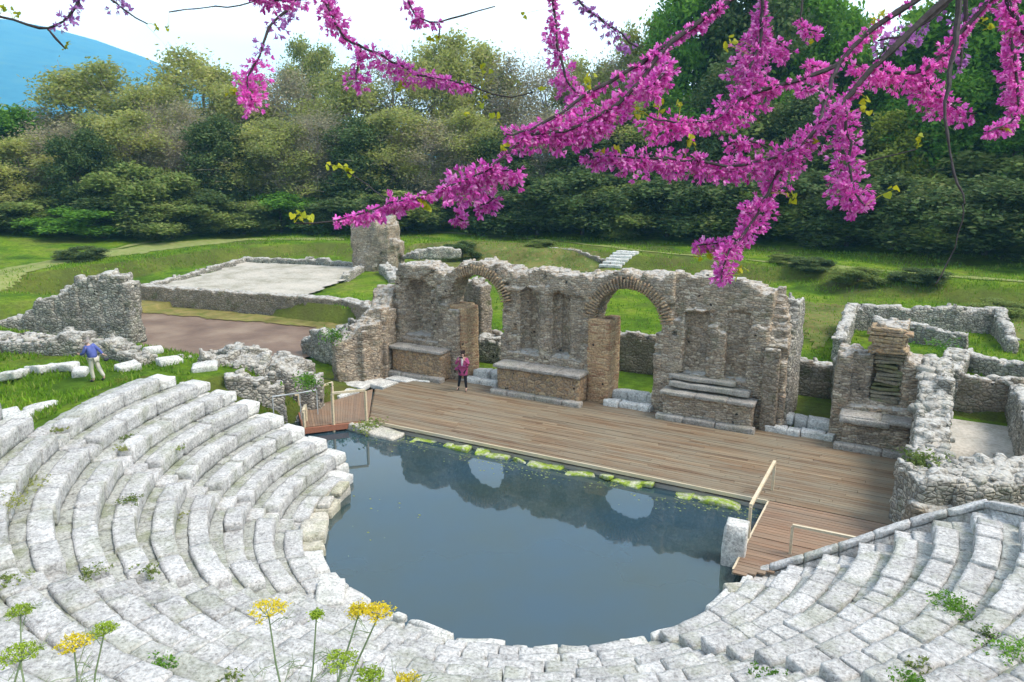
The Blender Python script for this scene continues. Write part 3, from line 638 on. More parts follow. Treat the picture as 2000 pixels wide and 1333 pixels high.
# big left wall fragment
wl = [at(62, 640, 2.0), at(262, 668, 1.4)]
p0 = np.array([-20.5, -1.2]); 
wall_line('ruined_wall', zl((-13.9, .9, 556), (-14.6, .6, 540), (-15.6, .15, 545), (-16.5, -.3, 566), (-17.6, -.8, 592), (-18.8, -1.3, 622), (-20.5, -2.3, 645), (-23, -3.2, 655)), 1.0, 1.0, M['rubble'], 'tall ragged stone wall fragment sloping down to the left behind the man in blue', stones=90, ragged=.22, c=.16)
wall_line('ruined_wall', [(*at(px, py, z)[:2], float(hgt(*at(px, py, z)[:2]))+h) for px, py, z, h in ((290, 712, 1.8, .3), (235, 700, 1.9, .45), (160, 690, 2.0, .5), (80, 682, 2.1, .55), (-20, 675, 2.1, .5))], .9, 1.2, M['rubble'], 'low rubble bank of stones at the foot of the tall wall fragment', stones=150, ragged=.3, c=.18)
wall_line('ruined_wall', [(-30.5, -1.8, 3.0), (-27, -1.2, 2.7), (-25.0, -.4, 1.9)], .9, .8, M['brown'], 'brown weathered wall stub at the far left edge', stones=20, ragged=.2, c=.2)
# court
gz_ = .8
NL, NR_, FR, FL = [np.array(q) for q in ((-28.6, 11.8), (-16.2, 13.8), (-22.4, 26.6), (-33.0, 24.6))]
sheet('gravel_court', [NL+(.5, .5), NR_+(-.8, .6), np.array((-19.2, 21)), FR+(-.2, -.4), FL+(.4, -.4)], M['gravel'], z=.93)
wall_line('low_stone_kerb', [(*NL, 1.05), (*FL, 1.15), (-27.5, 26.3, 1.25), (*FR, 1.2)], .5, .3, M['rubble'], 'low stone kerb wall around the far sides of the pale gravel court', 'kerb', c=.16, ragged=.06)
wall_line('retaining_wall', [(-31.5, 11.3, .95), (*NL, .98), (*NR_, 1.0), (-13, 14.2, 1.0), (-9.5, 12.6, 1.1), (-6.5, 10.9, 1.3)], .7, -.5, M['brown'], 'long low brown retaining wall below the gravel court', c=.16, ragged=.08, stones=40)
wall_line('low_stone_kerb', [(-19.2, 21, 1.15), (-21.6, 26.0, 1.2), (-19.5, 27.4, 1.4)], .5, .4, M['rubble'], 'short stone kerb between the gravel court and the tower stump', 'kerb', c=.16, ragged=.1)
# tower stump
c = .2; xs = np.arange(-2.2, 2.2, c); ys = np.arange(-1.5, 1.5, c); zs = np.arange(0, 4.6, c); A, B_, D = np.meshgrid(xs, ys, zs, indexing='ij')
rr = (np.abs(A)/2.0)**3+(np.abs(B_)/1.3)**3; S = (rr < 1+.25*vnoise(np.stack([A, B_, D], -1), .9)) & (D < 4.2+.35*vnoise(np.stack([A, B_, A*0], -1), 1.1)-.5*(A > 1.2)-1.2*(A > 1.6))
tw = empty('tower_stump', (-21.2, 27.0, .6), 'stout ruined stone tower stump with a ragged top beyond the gravel court', 'ruined tower')
voxel('masonry', S, (xs[0], ys[0], .5), (c, c, c), M['wall'], tw, .07, 1, ((-21.0, 27.0), .15))
wall_line('stone_ramp', [(-18.9, 27.4, 1.9), (-17.6, 27.6, 2.3), (-16.4, 28.4, 2.5), (-15.2, 29.6, 2.45)], .45, 1.7, M['rubble'], 'pale stone slab leaning against the tower stump', 'stone slab', c=.15, ragged=.08)
wall_line('rubble_wall', [(-19.2, 25.6, 1.4), (-17.5, 24.2, 1.3), (-16, 22.6, 1.0)], .9, .4, M['rubble'], 'tumbled masonry at the right foot of the tower stump', c=.18, stones=30, ragged=.25)
# walls behind the stage
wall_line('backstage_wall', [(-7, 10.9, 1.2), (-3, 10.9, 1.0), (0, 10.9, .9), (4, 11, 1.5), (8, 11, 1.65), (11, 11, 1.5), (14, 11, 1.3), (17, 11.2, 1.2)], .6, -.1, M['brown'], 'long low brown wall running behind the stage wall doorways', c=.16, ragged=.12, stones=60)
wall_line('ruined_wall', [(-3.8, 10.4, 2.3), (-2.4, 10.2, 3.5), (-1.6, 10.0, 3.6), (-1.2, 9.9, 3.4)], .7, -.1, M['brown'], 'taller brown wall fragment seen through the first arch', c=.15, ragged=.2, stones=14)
wall_line('rubble_wall', [(-.8, 9.2, 1.1), (.4, 9.4, .95), (1.0, 10, .9)], .8, -.1, M['rubble'], 'white rubble lying behind the first doorway', c=.15, ragged=.25, stones=30)
# right side: niche block on the stage
nb_ = empty('niche_ruin', (16.3, 6.5, 0), 'stumpy ruined niche block with mossy curved steps at the right end of the stage', 'ruined wall')
cs = .085; xs = np.arange(15.0, 17.6, cs); ys = np.arange(0, 1.4, .125); zs = np.arange(-.3, 4.6, cs); XX, YY, ZZ = np.meshgrid(xs+cs/2, ys+.06, zs+cs/2, indexing='ij')
tp = np.interp(XX, [15, 15.6, 15.7, 16.0, 16.1, 17.0, 17.1, 17.6], [3.05, 3.0, 2.95, 3.0, 4.0, 4.1, 3.0, 2.8])+.1*vnoise(np.stack([XX*4, YY*4, XX*0], -1))
S = (ZZ < tp) & ~niche(16.05, 17.05, 1.45, 3.3, .75) & ~((XX > 15.55) & (YY < .25) & (ZZ > 1.3))
voxel('masonry_wall', S, (xs[0], 6.0, zs[0]), (cs, .125, cs), M['wall'], nb_, .035)
B = Blocks()
for k in range(14): B.stone((16.55+rng.normal(0, .05), 6.52+rng.uniform(-.05, .05), 1.5+k*.13), (.85+rng.normal(0, .08), .45, .11), rng.normal(0, .04), .03, .03, TPL, .04)
B.build('niche_courses', M['mossd'], nb_)
B = Blocks()
for k in range(7): B.stone((16.5+rng.normal(0, .06), 6.45, 3.2+k*.12), (1.1+rng.normal(0, .1), .85, .115), rng.normal(0, .03), .02, .02, TPL, .02)
B.build('brick_courses', M['tan'], nb_)
plinth(15.45, 17.4, 5.35, 1.05, M['wall'], nb_)
B = Blocks(); B.stone((16.1, 5.35, 1.0), (1.5, .4, .22), 0, .1, .02, TPM); B.build('curved_cornice', M['ledge'], nb_)
# side walls on the right
wall_line('side_wall', [(17.95, 6.6, 2.9), (17.95, 5.4, 2.5), (17.95, 4.2, 1.95), (17.95, 3.0, 1.75), (17.95, 1.2, 1.6)], .9, -.4, M['rubble'], 'stepped side wall with pale stones at the right edge of the stage', stones=90, ragged=.28, c=.13, stmat='rstone', ss=(.15, .42))
wall_line('rubble_bank', [(17.5, -.3, 1.6), (18.8, .3, 1.7), (20.0, 1.05, 1.65), (22.5, 2.3, 1.6)], 1.55, -.4, M['rubble'], 'wide rubble-topped wall bristling with pale stones above the right seats', stones=420, ragged=.14, c=.13, stmat='rstone', ss=(.07, .24))
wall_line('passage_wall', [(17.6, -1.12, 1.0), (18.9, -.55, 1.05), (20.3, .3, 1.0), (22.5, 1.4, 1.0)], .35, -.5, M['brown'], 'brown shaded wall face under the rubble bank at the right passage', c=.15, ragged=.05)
wall_line('room_wall', [(20.7, 11.3, 1.35), (20.75, 5.5, 1.5), (20.75, 2.8, 1.6)], .55, -.2, M['rubble'], 'straight pale wall on the right of the gravel room', c=.14, ragged=.12, stones=30)
wall_line('room_wall', [(17.2, 11.3, 1.35), (19, 11.4, 1.4), (21, 11.5, 1.4), (24, 11.7, 1.4)], .6, -.2, M['brown'], 'brown wall with a pale top behind the gravel room', c=.14, ragged=.15, stones=50)
sheet('gravel_floor', [(18.4, 2.0), (20.6, 2.0), (20.6, 10.2), (18.4, 10.2)], M['gravel'], lift=.06)
zt = 1.9; T1, T2, T3 = at(1662, 600, zt), at(1770, 603, zt), at(1952, 608, zt); 
wall_line('room_wall', [(T1[0]+.3, T1[1]-7.5, 1.8), (T1[0], T1[1], 1.9), (T2[0], T2[1], 1.9), (T3[0], T3[1], 1.95), (T3[0]+.4, T3[1]-4, 1.2)], .55, .2, M['rubble'], 'pale three-sided room wall standing in the grass at the far right', c=.17, ragged=.16, stones=90)
U1, U2 = at(1705, 625, 1.6), at(1880, 653, 1.5)
wall_line('room_wall', [(U1[0], U1[1], 1.6), (U2[0], U2[1], 1.5)], .5, .2, M['rubble'], 'short inner wall in front of the three-sided room wall', c=.15, ragged=.2, stones=30)
U1, U2, U3 = at(1885, 690, 1.5), at(1990, 712, 1.5), at(2100, 730, 1.5)
wall_line('room_wall', [(*U1[:2], 1.5), (*U2[:2], 1.5), (*U3[:2], 1.5)], .5, .2, M['rubble'], 'grey block wall at the right edge above the gravel room', c=.15, ragged=.16, stones=30)
U1, U2, U3 = at(1800, 700, 1.5), at(1850, 725, 1.5), at(1870, 690, 1.6)
wall_line('rubble_wall', [(*U1[:2], 1.4), (*U2[:2], 1.5), (*U3[:2], 1.6)], .9, .2, M['rubble'], 'tumbled rubble behind the niche block among green weeds', c=.15, ragged=.25, stones=40)
U1, U2, U3 = at(1550, 705, 1.3), at(1640, 660, 1.5), at(1665, 625, 1.5)
wall_line('rubble_wall', [(15.3, 7.6, 2.6), (15.2, 9, 2.0), (14.9, 10.6, 1.7)], .7, -.1, M['rubble'], 'broken pale wall running back from the niche block', c=.14, ragged=.25, stones=30)
# path steps beyond the arches
e = empty('stone_steps', tuple(at(1215, 515, 1.2)), 'short flight of pale stone steps climbing the grass bank', 'steps')
for k in range(6):
    a = np.array([-4.7+k*.12, 35.5+k*.42]); zz = float(hgt(a[0], a[1]))+.08; B = Blocks(); B.stone((a[0], a[1], zz), (1.8, .42, .26), .1, .04, .02, TPL); B.build('step', M['white'], e)
wall_line('low_stone_kerb', [(*q[:2], float(hgt(q[0], q[1]))+.05) for q in (at(1040, 480, 2), at(1130, 488, 2), at(1200, 497, 2))], .35, 1.2, M['brown'], 'thin line of kerb stones along the path left of the steps', 'kerb', c=.16, ragged=.05)
# ------------------------------------------------------------------ single stones
def one_stone(name, p, d, mat, label, rot=0, group=None, cat='stone', tpl=TPM, rnd=.06, rough=.03, tilt=.03):
    B = Blocks(); B.stone((0, 0, d[2]/2), d, rot, rnd, rough, tpl, tilt); o = B.build(name, M[mat]); o.location = p; return tag(o, label, cat, group)
one_stone('mossy_slab', (.55, -.32, -.42), (2.2, .75, .3), 'ystone', 'long pale slab at the foot of the footbridge corner, stained green', -.05, cat='stone slab')
mossp = [(823, 862, 'small bright white-green mossy stone, first from the left along the stage edge'), (893, 878, 'flat mossy stone, second from the left along the stage edge'), (970, 893, 'flat lime green mossy stone, third from the left along the stage edge'), (1048, 908, 'lime green mossy stone, fourth from the left along the stage edge'), (1130, 922, 'white-topped mossy stone, fifth from the left along the stage edge'), (1228, 942, 'mossy stone, sixth from the left along the stage edge'), (1320, 961, 'mossy stone, seventh from the left along the stage edge'), (1412, 977, 'mossy stone nearest the ramp handrail, last along the stage edge')]
for k, (px, py, lb) in enumerate(mossp):
    a = at(px, py, -.25); one_stone('mossy_stone', (a[0], -.16+rng.uniform(-.06, .04), -.385), (rng.uniform(.75, 1.05), rng.uniform(.38, .52), .15), 'moss', lb, rng.normal(0, .15), 'mossy stones in the water along the stage', tilt=.04, rough=.05, rnd=.06)
one_stone('stone_pedestal', (14.0, -3.3, -.6), (.55, .6, 1.35), 'white', 'upright pale stone block standing in the pool beside the ramp', .1, cat='pedestal', rnd=.05)
one_stone('fallen_block', (*at(645, 1158, .1)[:2], -.15), (.95, .6, .3), 'white', 'bright white squared block jutting over the pool on the left below the seats', -.9, cat='stone block', rnd=.02, rough=.01)
one_stone('fallen_block', (*at(1440, 1152, -.1)[:2], -.45), (.5, .5, .4), 'ystone', 'small yellowish boulder in the water below the pedestal', .4, cat='stone block')
fl = [(480, 775, 1.3, .8, 'pale boulder between the top left seats and the vault ruin'), (30, 722, 2.2, .9, 'flat stone at the left edge of the grass'), (75, 715, 2.2, .9, 'second flat stone in the row on the left grass'), (120, 712, 2.2, 1., 'third flat stone in the row on the left grass'), (155, 716, 2.2, .7, 'small stone just left of the man in blue'), (30, 800, 2.7, 1.1, 'white stone lying in the grass beside the top left seats'), (80, 775, 2.5, .9, 'white slab in the grass above the top seat row'), (15, 770, 2.5, .8, 'white slab at the left edge of the grass'), (250, 715, 2, .8, 'stone right of the man in blue'), (330, 705, 1.9, .9, 'pale stone slab near the mud edge'), (300, 690, 1.8, .7, 'small pale stone at the mud edge'), (400, 720, 1.8, .9, 'flat stone in grass by the vault ruin'), (215, 690, 1.9, 1., 'stone at the foot of the tall wall fragment'), (370, 745, 1.9, .7, 'stone behind the topmost right seat block')]
for k in range(7):
    px = (mossp[k][0]+mossp[k+1][0])/2+rng.uniform(-14, 14); py = (mossp[k][1]+mossp[k+1][1])/2; a = at(px, py, -.25)
    one_stone('mossy_stone', (a[0], -.1+rng.uniform(-.06, .04), -.385), (rng.uniform(.35, .6), rng.uniform(.25, .4), .15), 'moss', 'small flat mossy stone between the %s and %s large mossy stones along the stage' % (['first', 'second', 'third', 'fourth', 'fifth', 'sixth', 'seventh', 'last'][k], ['first', 'second', 'third', 'fourth', 'fifth', 'sixth', 'seventh', 'last'][k+1]), rng.normal(0, .2), 'mossy stones in the water along the stage', tilt=.10, rough=.07, rnd=.07)
for px, py, z, s_, lb in fl: one_stone('loose_stone', (*at(px, py, z)[:2], float(hgt(*at(px, py, z)[:2]))-.06), (s_, s_*.6, .3), 'white', lb, rng.uniform(0, 3), 'loose stones on the left grass', tilt=.06)

# ------------------------------------------------------------------ foliage
def leafmat(name, cols, trans=.25, rough=.7):
    m, nt, b = newmat(name, rough, .2); g = N(nt, 'ShaderNodeNewGeometry'); oi = N(nt, 'ShaderNodeObjectInfo')
    c = ramp(nt, g.outputs['Random Per Island'], [(i/(len(cols)-1), k) for i, k in enumerate(cols)])
    a = noise(nt, g.outputs['Position'], .45, 3); c = mixc(nt, .8, c, ramp(nt, a, [(.35, (.6, .66, .6)), (.65, (1.35, 1.3, 1.15))]), 'MULTIPLY')
    c = mixc(nt, .5, c, ramp(nt, oi.outputs['Random'], [(0, (.8, .85, .8)), (1, (1.2, 1.15, 1.1))]), 'MULTIPLY')
    L(nt, c, b.inputs['Base Color']); o = nt.nodes['Material Output']
    t = N(nt, 'ShaderNodeBsdfTranslucent'); L(nt, c, t.inputs[0]); ms = N(nt, 'ShaderNodeMixShader', inp={0: trans}); L(nt, b.outputs[0], ms.inputs[1]); L(nt, t.outputs[0], ms.inputs[2]); L(nt, ms.outputs[0], o.inputs[0]); return m
M['olive'] = leafmat('budding_olive_leaves', [(.27, .30, .08), (.38, .41, .11), (.34, .33, .17), (.44, .48, .14)], .5)
M['barel'] = leafmat('pale_buds', [(.30, .26, .17), (.36, .34, .20), (.36, .30, .23)], .4)
M['darkl'] = leafmat('dark_evergreen_leaves', [(.06, .105, .035), (.10, .155, .05), (.13, .155, .06)], .3)
M['freshl'] = leafmat('fresh_green_leaves', [(.08, .20, .025), (.13, .29, .03), (.18, .33, .05)], .4)
M['midl'] = leafmat('mid_green_leaves', [(.14, .20, .05), (.20, .27, .07), (.26, .28, .10)], .4)
M['yell'] = leafmat('yellow_green_leaves', [(.20, .25, .03), (.27, .30, .05), (.16, .22, .03)], .3)
M['bark'] = plain('tree_bark', [(.07, .06, .05), (.15, .13, .105)], 6, .95, .1, .02)
M['twig'] = plain('grey_twigs', [(.20, .17, .14), (.32, .28, .24)], 4, .95, .1)
def leaf_cloud(cent, per, spread, size, seed=0, drop=0.):
    g = np.random.default_rng(seed); n = len(cent)*per
    c = np.repeat(cent, per, 0)+g.normal(0, 1, (n, 3))*spread*np.array([1, 1, .8])
    a = g.normal(0, 1, (n, 3)); a[:, 2] *= .6; a /= np.linalg.norm(a, axis=1, keepdims=True)
    b_ = np.cross(a, g.normal(0, 1, (n, 3))); b_ /= np.linalg.norm(b_, axis=1, keepdims=True)
    s_ = size*g.uniform(.6, 1.4, (n, 1)); a = a*s_; b_ = b_*s_*.6
    V = np.stack([c-a, c-b_*.9+a*.1, c+a, c+b_*.9-a*.1], 1).reshape(-1, 3); Fc = np.arange(n*4).reshape(-1, 4); return V, Fc
def limbs(mb, h, r0, g, lobes, th=.3, sub=3, twigs=None):
    """trunk with limbs that run to each lobe of the crown"""
    bend = g.normal(0, .04*h, 2); T = [np.array([bend[0]*t*t, bend[1]*t*t, h*t]) for t in np.linspace(0, 1, 7)]
    mb.tube(T, [r0*(1.25 if i == 0 else 1)*(1-.8*i/6) for i in range(7)], 7)
    for c, rad in lobes:
        t = min(.92, max(th, (c[2]-rad*.9)/h*.8)); k = t*6; i = int(k); s0 = T[i]+(T[min(i+1, 6)]-T[i])*(k-i)
        P = [s0]; d = c-s0; n = 5
        for j in range(1, n+1): P.append(s0+d*(j/n)+np.array([0, 0, .12*np.linalg.norm(d)*math.sin(math.pi*j/n)])+g.normal(0, .05*np.linalg.norm(d), 3)*(j < n))
        rr = r0*.42*(1-t*.5); mb.tube(P, [rr*(1-.8*j/n) for j in range(n+1)], 5)
        for _ in range(sub):
            q = P[g.integers(2, n+1)]; e = c+g.normal(0, 1, 3)*rad*.6; m_ = (q+e)/2+g.normal(0, .1*rad, 3); mb.tube([q, m_, e], [rr*.3, rr*.2, rr*.08], 4)
            if twigs:
                for _ in range(twigs):
                    f = m_+g.normal(0, 1, 3)*rad*.75; f[2] = max(f[2], m_[2]-.3); mb.tube([m_+(e-m_)*g.random(), (m_+f)/2+g.normal(0, .1, 3), f], [rr*.12, rr*.08, .012], 3)
def make_tree(kind, seed):
    """returns (trunk mesh, crown mesh) of a tree 10 m tall, 7 m wide"""
    g = np.random.default_rng(seed); mb = MB(); H = 10.
    spec = dict(olive=(19, 2.6, (2.6, 9.2), 46, 22, .5, .105, 4, 5), bare=(16, 2.6, (3.0, 9.0), 26, 16, .6, .085, 6, 12), dark=(20, 2.3, (1.6, 9.0), 40, 32, .42, .12, 1, 0),
                fresh=(17, 2.4, (2.6, 9.0), 42, 28, .42, .13, 2, 1), shrub=(15, 3.4, (1.0, 7.4), 46, 40, .55, .17, 3, 3), tall=(19, 2.1, (2.6, 9.3), 42, 28, .38, .12, 2, 1), yellow=(15, 2.3, (2.2, 8.6), 30, 28, .42, .15, 2, 1))[kind]
    nl, wd, (z0, z1), nc, per, spr, sz, sub, tw = spec; lobes = []
    for i in range(nl):
        z = z0+(z1-z0)*((i+.5)/nl)**.9+g.normal(0, .25); u = (z-z0)/(z1-z0); env = wd*math.sqrt(max(.05, 1-(2*u-.85)**2/1.6)); a = i*2.4+g.normal(0, .4); rr = env*math.sqrt(g.uniform(.25, 1))
        rad = g.uniform(.8, 1.5)*(1.15-.35*u); lobes.append((np.array([rr*math.cos(a), rr*math.sin(a), min(z, 10-rad*.6)]), rad))
    limbs(mb, H*.8, .20 if kind != 'shrub' else .14, g, lobes, .28 if kind not in ('dark', 'shrub') else .1, sub, tw)
    cs_ = []
    for c, rad in lobes:
        d = g.normal(0, 1, (nc, 3)); d /= np.linalg.norm(d, axis=1, keepdims=True); d[:, 2] = np.abs(d[:, 2])*.9-.35*(g.random(nc) < .4)
        cs_.append(c+d*rad*g.uniform(.45, 1.08, (nc, 1)))
    cs_ = np.concatenate(cs_); V, Fc = leaf_cloud(cs_, per, spr*.7, sz, seed)
    me = mesh('t', np.concatenate(mb.v), mb.f, None); cr_ = mesh('c', V, Fc, None); a, b_ = me.data, cr_.data
    bpy.data.objects.remove(me); bpy.data.objects.remove(cr_); return a, b_
MAT = dict(olive=('twig', 'olive'), bare=('twig', 'barel'), dark=('bark', 'darkl'), fresh=('bark', 'freshl'), shrub=('bark', 'midl'), tall=('bark', 'freshl'), yellow=('bark', 'yell'))
PROTO = {}
for k in MAT:
    PROTO[k] = []
    for s_ in ((11, 23) if k not in ('yellow',) else (5,)):
        a, b_ = make_tree(k, s_+len(k)); a.materials.append(M[MAT[k][0]]); b_.materials.append(M[MAT[k][1]]); PROTO[k].append((a, b_))
DARKSH = []
for a, b_ in PROTO['shrub']: c_ = b_.copy(); c_.materials[0] = M['darkl']; DARKSH.append((a, c_))
GRSH = []
for a, b_ in PROTO['shrub']: c_ = b_.copy(); c_.materials[0] = M['freshl']; GRSH.append((a, c_))
PROTO['darkshrub'] = DARKSH; PROTO['greenshrub'] = GRSH
def tree(px, topy, dist, width, kind, name, label, group, k=[0]):
    """px, topy: where the top shows; dist: metres away; width: crown width in metres"""
    d = ray(px, 310.); d = d[:2]/np.linalg.norm(d[:2]); p = CAM[:2]+d*dist; zb = float(hgt(p[0], p[1]))-.2
    f_ = dist*(fh[:2]@d); zt = CAM[2]+(310-topy)/F*f_*1.03; Ht = max((zt-zb)*(.94 if dist > 90 else .97), width*.55)
    e = empty(name, (p[0], p[1], zb), label, 'bush' if 'bush' in name or 'shrub' in name else 'tree', group); k[0] += 1
    e.rotation_euler = (0, 0, k[0]*1.7); e.scale = (width/5.6, width/5.6, Ht/10.)
    a, b_ = PROTO[kind][k[0] % len(PROTO[kind])]
    for nm, me in (('trunk', a), ('crown', b_)): o = bpy.data.objects.new(nm, me); C.objects.link(o); o.parent = e
    return e
ADJ = dict(olive='olive green budding tree', bare='greyish half-bare tree', dark='dark evergreen tree', fresh='fresh green leafy tree', tall='tall green tree', yellow='yellow green tree', shrub='mid green bush', darkshrub='dark green bush', greenshrub='bright green bush')
ORD = ['first', 'second', 'third', 'fourth', 'fifth', 'sixth', 'seventh', 'eighth', 'ninth', 'tenth', 'eleventh', 'twelfth', 'thirteenth', 'fourteenth', 'fifteenth', 'sixteenth', 'seventeenth', 'eighteenth', 'nineteenth', 'twentieth', 'twenty-first', 'twenty-second', 'twenty-third', 'twenty-fourth', 'twenty-fifth', 'twenty-sixth', 'twenty-seventh', 'twenty-eighth', 'twenty-ninth', 'thirtieth', 'thirty-first', 'thirty-second']
def wood(lst, row, group):
    lst = sorted(lst, key=lambda t: t[0])
    for i, (px, ty, d, wd, kind) in enumerate(lst):
        nm = dict(olive='budding_tree', bare='bare_tree', dark='evergreen_tree', fresh='leafy_tree', tall='leafy_tree', yellow='leafy_tree').get(kind, 'bush')
        tree(px, ty, d, wd, kind, nm, f'{ADJ[kind]}, {ORD[i]} from the left in the {row}', group)
wood([(-120, 150, 104, 11, 'olive'), (15, 195, 100, 8, 'fresh'), (95, 200, 102, 9, 'bare'), (205, 122, 104, 13, 'olive'), (300, 165, 98, 9, 'olive'), (345, 190, 94, 8, 'bare'), (405, 108, 106, 12, 'olive'), (480, 150, 100, 10, 'olive'), (560, 130, 100, 10, 'bare'),
      (615, 78, 112, 8, 'olive'), (690, 140, 96, 11, 'olive'), (770, 105, 100, 9, 'bare'), (845, 92, 98, 9, 'olive'), (915, 70, 100, 11, 'olive'), (1000, 110, 98, 11, 'bare'), (1070, 122, 96, 9, 'bare'), (1140, 118, 94, 8, 'olive'), (1205, 100, 94, 8, 'bare'),
      (1255, 48, 92, 8, 'olive'), (1340, -30, 88, 10, 'tall'), (1430, -90, 86, 12, 'dark'), (1520, -40, 88, 11, 'tall'), (1590, 5, 90, 9, 'fresh'), (1635, 45, 92, 6, 'olive'), (1700, 90, 90, 9, 'dark'), (1790, 20, 86, 9, 'fresh'), (1880, -40, 82, 11, 'fresh'), (1970, -70, 80, 11, 'tall'), (2080, -60, 80, 11, 'fresh')], 'back row', 'tall trees along the skyline of the wood')
wood([(-60, 300, 90, 8, 'dark'), (40, 265, 90, 8, 'olive'), (120, 235, 90, 7, 'bare'), (155, 250, 84, 6, 'dark'), (240, 215, 88, 9, 'olive'), (265, 290, 82, 7, 'shrub'), (335, 245, 88, 8, 'bare'), (420, 225, 86, 7, 'dark'), (470, 240, 88, 9, 'olive'), (540, 235, 86, 8, 'olive'), (620, 215, 86, 8, 'bare'), (700, 230, 84, 8, 'dark'), (770, 210, 86, 9, 'olive'),
      (850, 230, 84, 8, 'bare'), (920, 215, 84, 8, 'olive'), (985, 250, 82, 8, 'dark'), (1060, 215, 84, 9, 'bare'), (1140, 240, 80, 9, 'dark'), (1225, 200, 82, 9, 'olive'), (1310, 165, 82, 9, 'fresh'), (1400, 150, 80, 9, 'dark'), (1490, 170, 80, 9, 'shrub'), (1590, 180, 78, 9, 'dark'), (1680, 225, 78, 8, 'shrub'), (1770, 200, 76, 7, 'yellow'), (1860, 130, 78, 9, 'fresh'), (1960, 250, 74, 9, 'shrub'), (2060, 150, 74, 9, 'tall')], 'middle row', 'middle row of trees in the wood')
wood([(-30, 400, 84, 6, 'darkshrub'), (60, 375, 84, 7, 'shrub'), (150, 385, 80, 6.5, 'greenshrub'), (235, 350, 82, 7, 'darkshrub'), (320, 365, 80, 7, 'shrub'), (400, 350, 82, 6, 'darkshrub'), (465, 370, 81, 6, 'shrub'), (540, 355, 82, 6, 'greenshrub'), (610, 372, 81, 5, 'darkshrub'), (700, 352, 80, 7, 'darkshrub'), (790, 345, 80, 7, 'shrub'),
      (880, 365, 80, 6, 'darkshrub'), (960, 350, 78, 7, 'shrub'), (1050, 318, 76, 8, 'darkshrub'), (1140, 300, 75, 8, 'darkshrub'), (1230, 330, 74, 7, 'shrub'), (1310, 320, 74, 8, 'darkshrub'), (1400, 300, 73, 8, 'darkshrub'), (1490, 320, 72, 7, 'shrub'), (1580, 305, 71, 8, 'darkshrub'), (1670, 325, 70, 7, 'darkshrub'), (1760, 310, 69, 8, 'darkshrub'), (1860, 330, 68, 7, 'shrub'), (1950, 310, 67, 8, 'darkshrub'), (2050, 320, 66, 8, 'darkshrub')], 'front row', 'bushes at the foot of the wood')
wood([(-80+i*105, 285+(i*37 % 50), 97-i*.7, 9, ('shrub', 'darkshrub')[i % 2]) for i in range(20)], 'rear thicket', 'bushes in the rear thicket')
for px, ty, d, wd, kd, lb in ((1700, 528, 55, 2.4, 'shrub', 'low olive scrub bush on the bank above the left end of the three-sided room'), (1830, 538, 55, 2.4, 'darkshrub', 'low dark scrub bush on the bank behind the three-sided room'), (1985, 565, 50, 2.2, 'shrub', 'low scrub bush on the bank at the right edge'), (1545, 535, 60, 1.6, 'shrub', 'tiny olive bush just behind the right end of the stage wall'), (900, 455, 66, 2.2, 'darkshrub', 'low dark scrub on the bank right of the tower stump'), (1060, 468, 66, 1.8, 'shrub', 'low scrub on the bank behind the twin niches'), (130, 505, 66, 2.6, 'darkshrub', 'small dark bush on the green bank above the tall wall fragment'), (1600, 575, 58, 2.2, 'darkshrub', 'small dark bush on the bank just right of the stage wall'), (640, 405, 80, 3, 'greenshrub', 'low bright bush by the path left of the tower stump')): tree(px, ty, d, wd, kd, 'bush', lb, None)
# ground cover: tufts and weeds
def blades(name, P, hh, mat, label, wd=.25, per=3):
    n = len(P); g = rng; a = g.uniform(0, 6.28, n); w_ = hh*wd*g.uniform(.6, 1.4, n); h = hh*g.uniform(.5, 1.4, n); lean = g.normal(0, .35, (n, 2))*h[:, None]
    A = P+np.c_[np.cos(a)*w_, np.sin(a)*w_, a*0-.03]; B_ = P-np.c_[np.cos(a)*w_, np.sin(a)*w_, a*0+.03]; T = P+np.c_[lean, h]
    V = np.stack([A, B_, T], 1).reshape(-1, 3); return tag(mesh(name, V, np.arange(3*n).reshape(-1, 3), mat), label, 'grass', kind='stuff')
g = np.random.default_rng(3); pts = []
def scat(n, xr, yr, cond=None):
    x = g.uniform(*xr, n); y = g.uniform(*yr, n); nn = fbm(np.stack([x, y, x*0], -1), .6, 2); k = nn > -.25
    z = hgt(x, y); k &= z > .05
    if cond is not None: k &= cond(x, y)
    pts.append(np.stack([x, y, z], -1)[k])
rc = lambda x, y: np.hypot(x-CC[0], y-CC[1])
scat(26000, (-24, -2.5), (-13, 1.5), lambda x, y: (rc(x, y) > 12.7) | ((y > -3.2)))
scat(22000, (-40, 24), (33, 46), lambda x, y: toe_dist(x, y) > -.5)
scat(9000, (-38, -28), (2, 34), lambda x, y: toe_dist(x, y) > -.5)
scat(9000, (-16, 14), (12, 34)); scat(6000, (13.5, 24), (12, 34))
P_ = np.concatenate(pts); P_ = P_[~((P_[:, 0] > -34) & (P_[:, 0] < -15.5) & (P_[:, 1] > 11) & (P_[:, 1] < 28))]
M['tuft'] = leafmat('grass_tufts', [(.09, .19, .012), (.15, .30, .015), (.22, .37, .03), (.28, .33, .08)], .4)
blades('grass', P_, .16, M['tuft'], 'rough green grass growing over the banks and lawns')
def weed(p, rad, n, mat, label, hh=.16):
    q = g.normal(0, 1, (n, 3))*np.array([rad*.5, rad*.5, rad*.2]); q[:, 2] = np.abs(q[:, 2]); V, Fc = leaf_cloud(np.zeros((1, 3)), 1, 0, .01)
    B_ = leaf_cloud(q, 9, rad*.09, .022, int(g.integers(999))); e = empty('weed', tuple(p), label, 'weed', 'weeds growing between the stone seats'); mesh('foliage', B_[0], B_[1], mat, e, world=False); return e
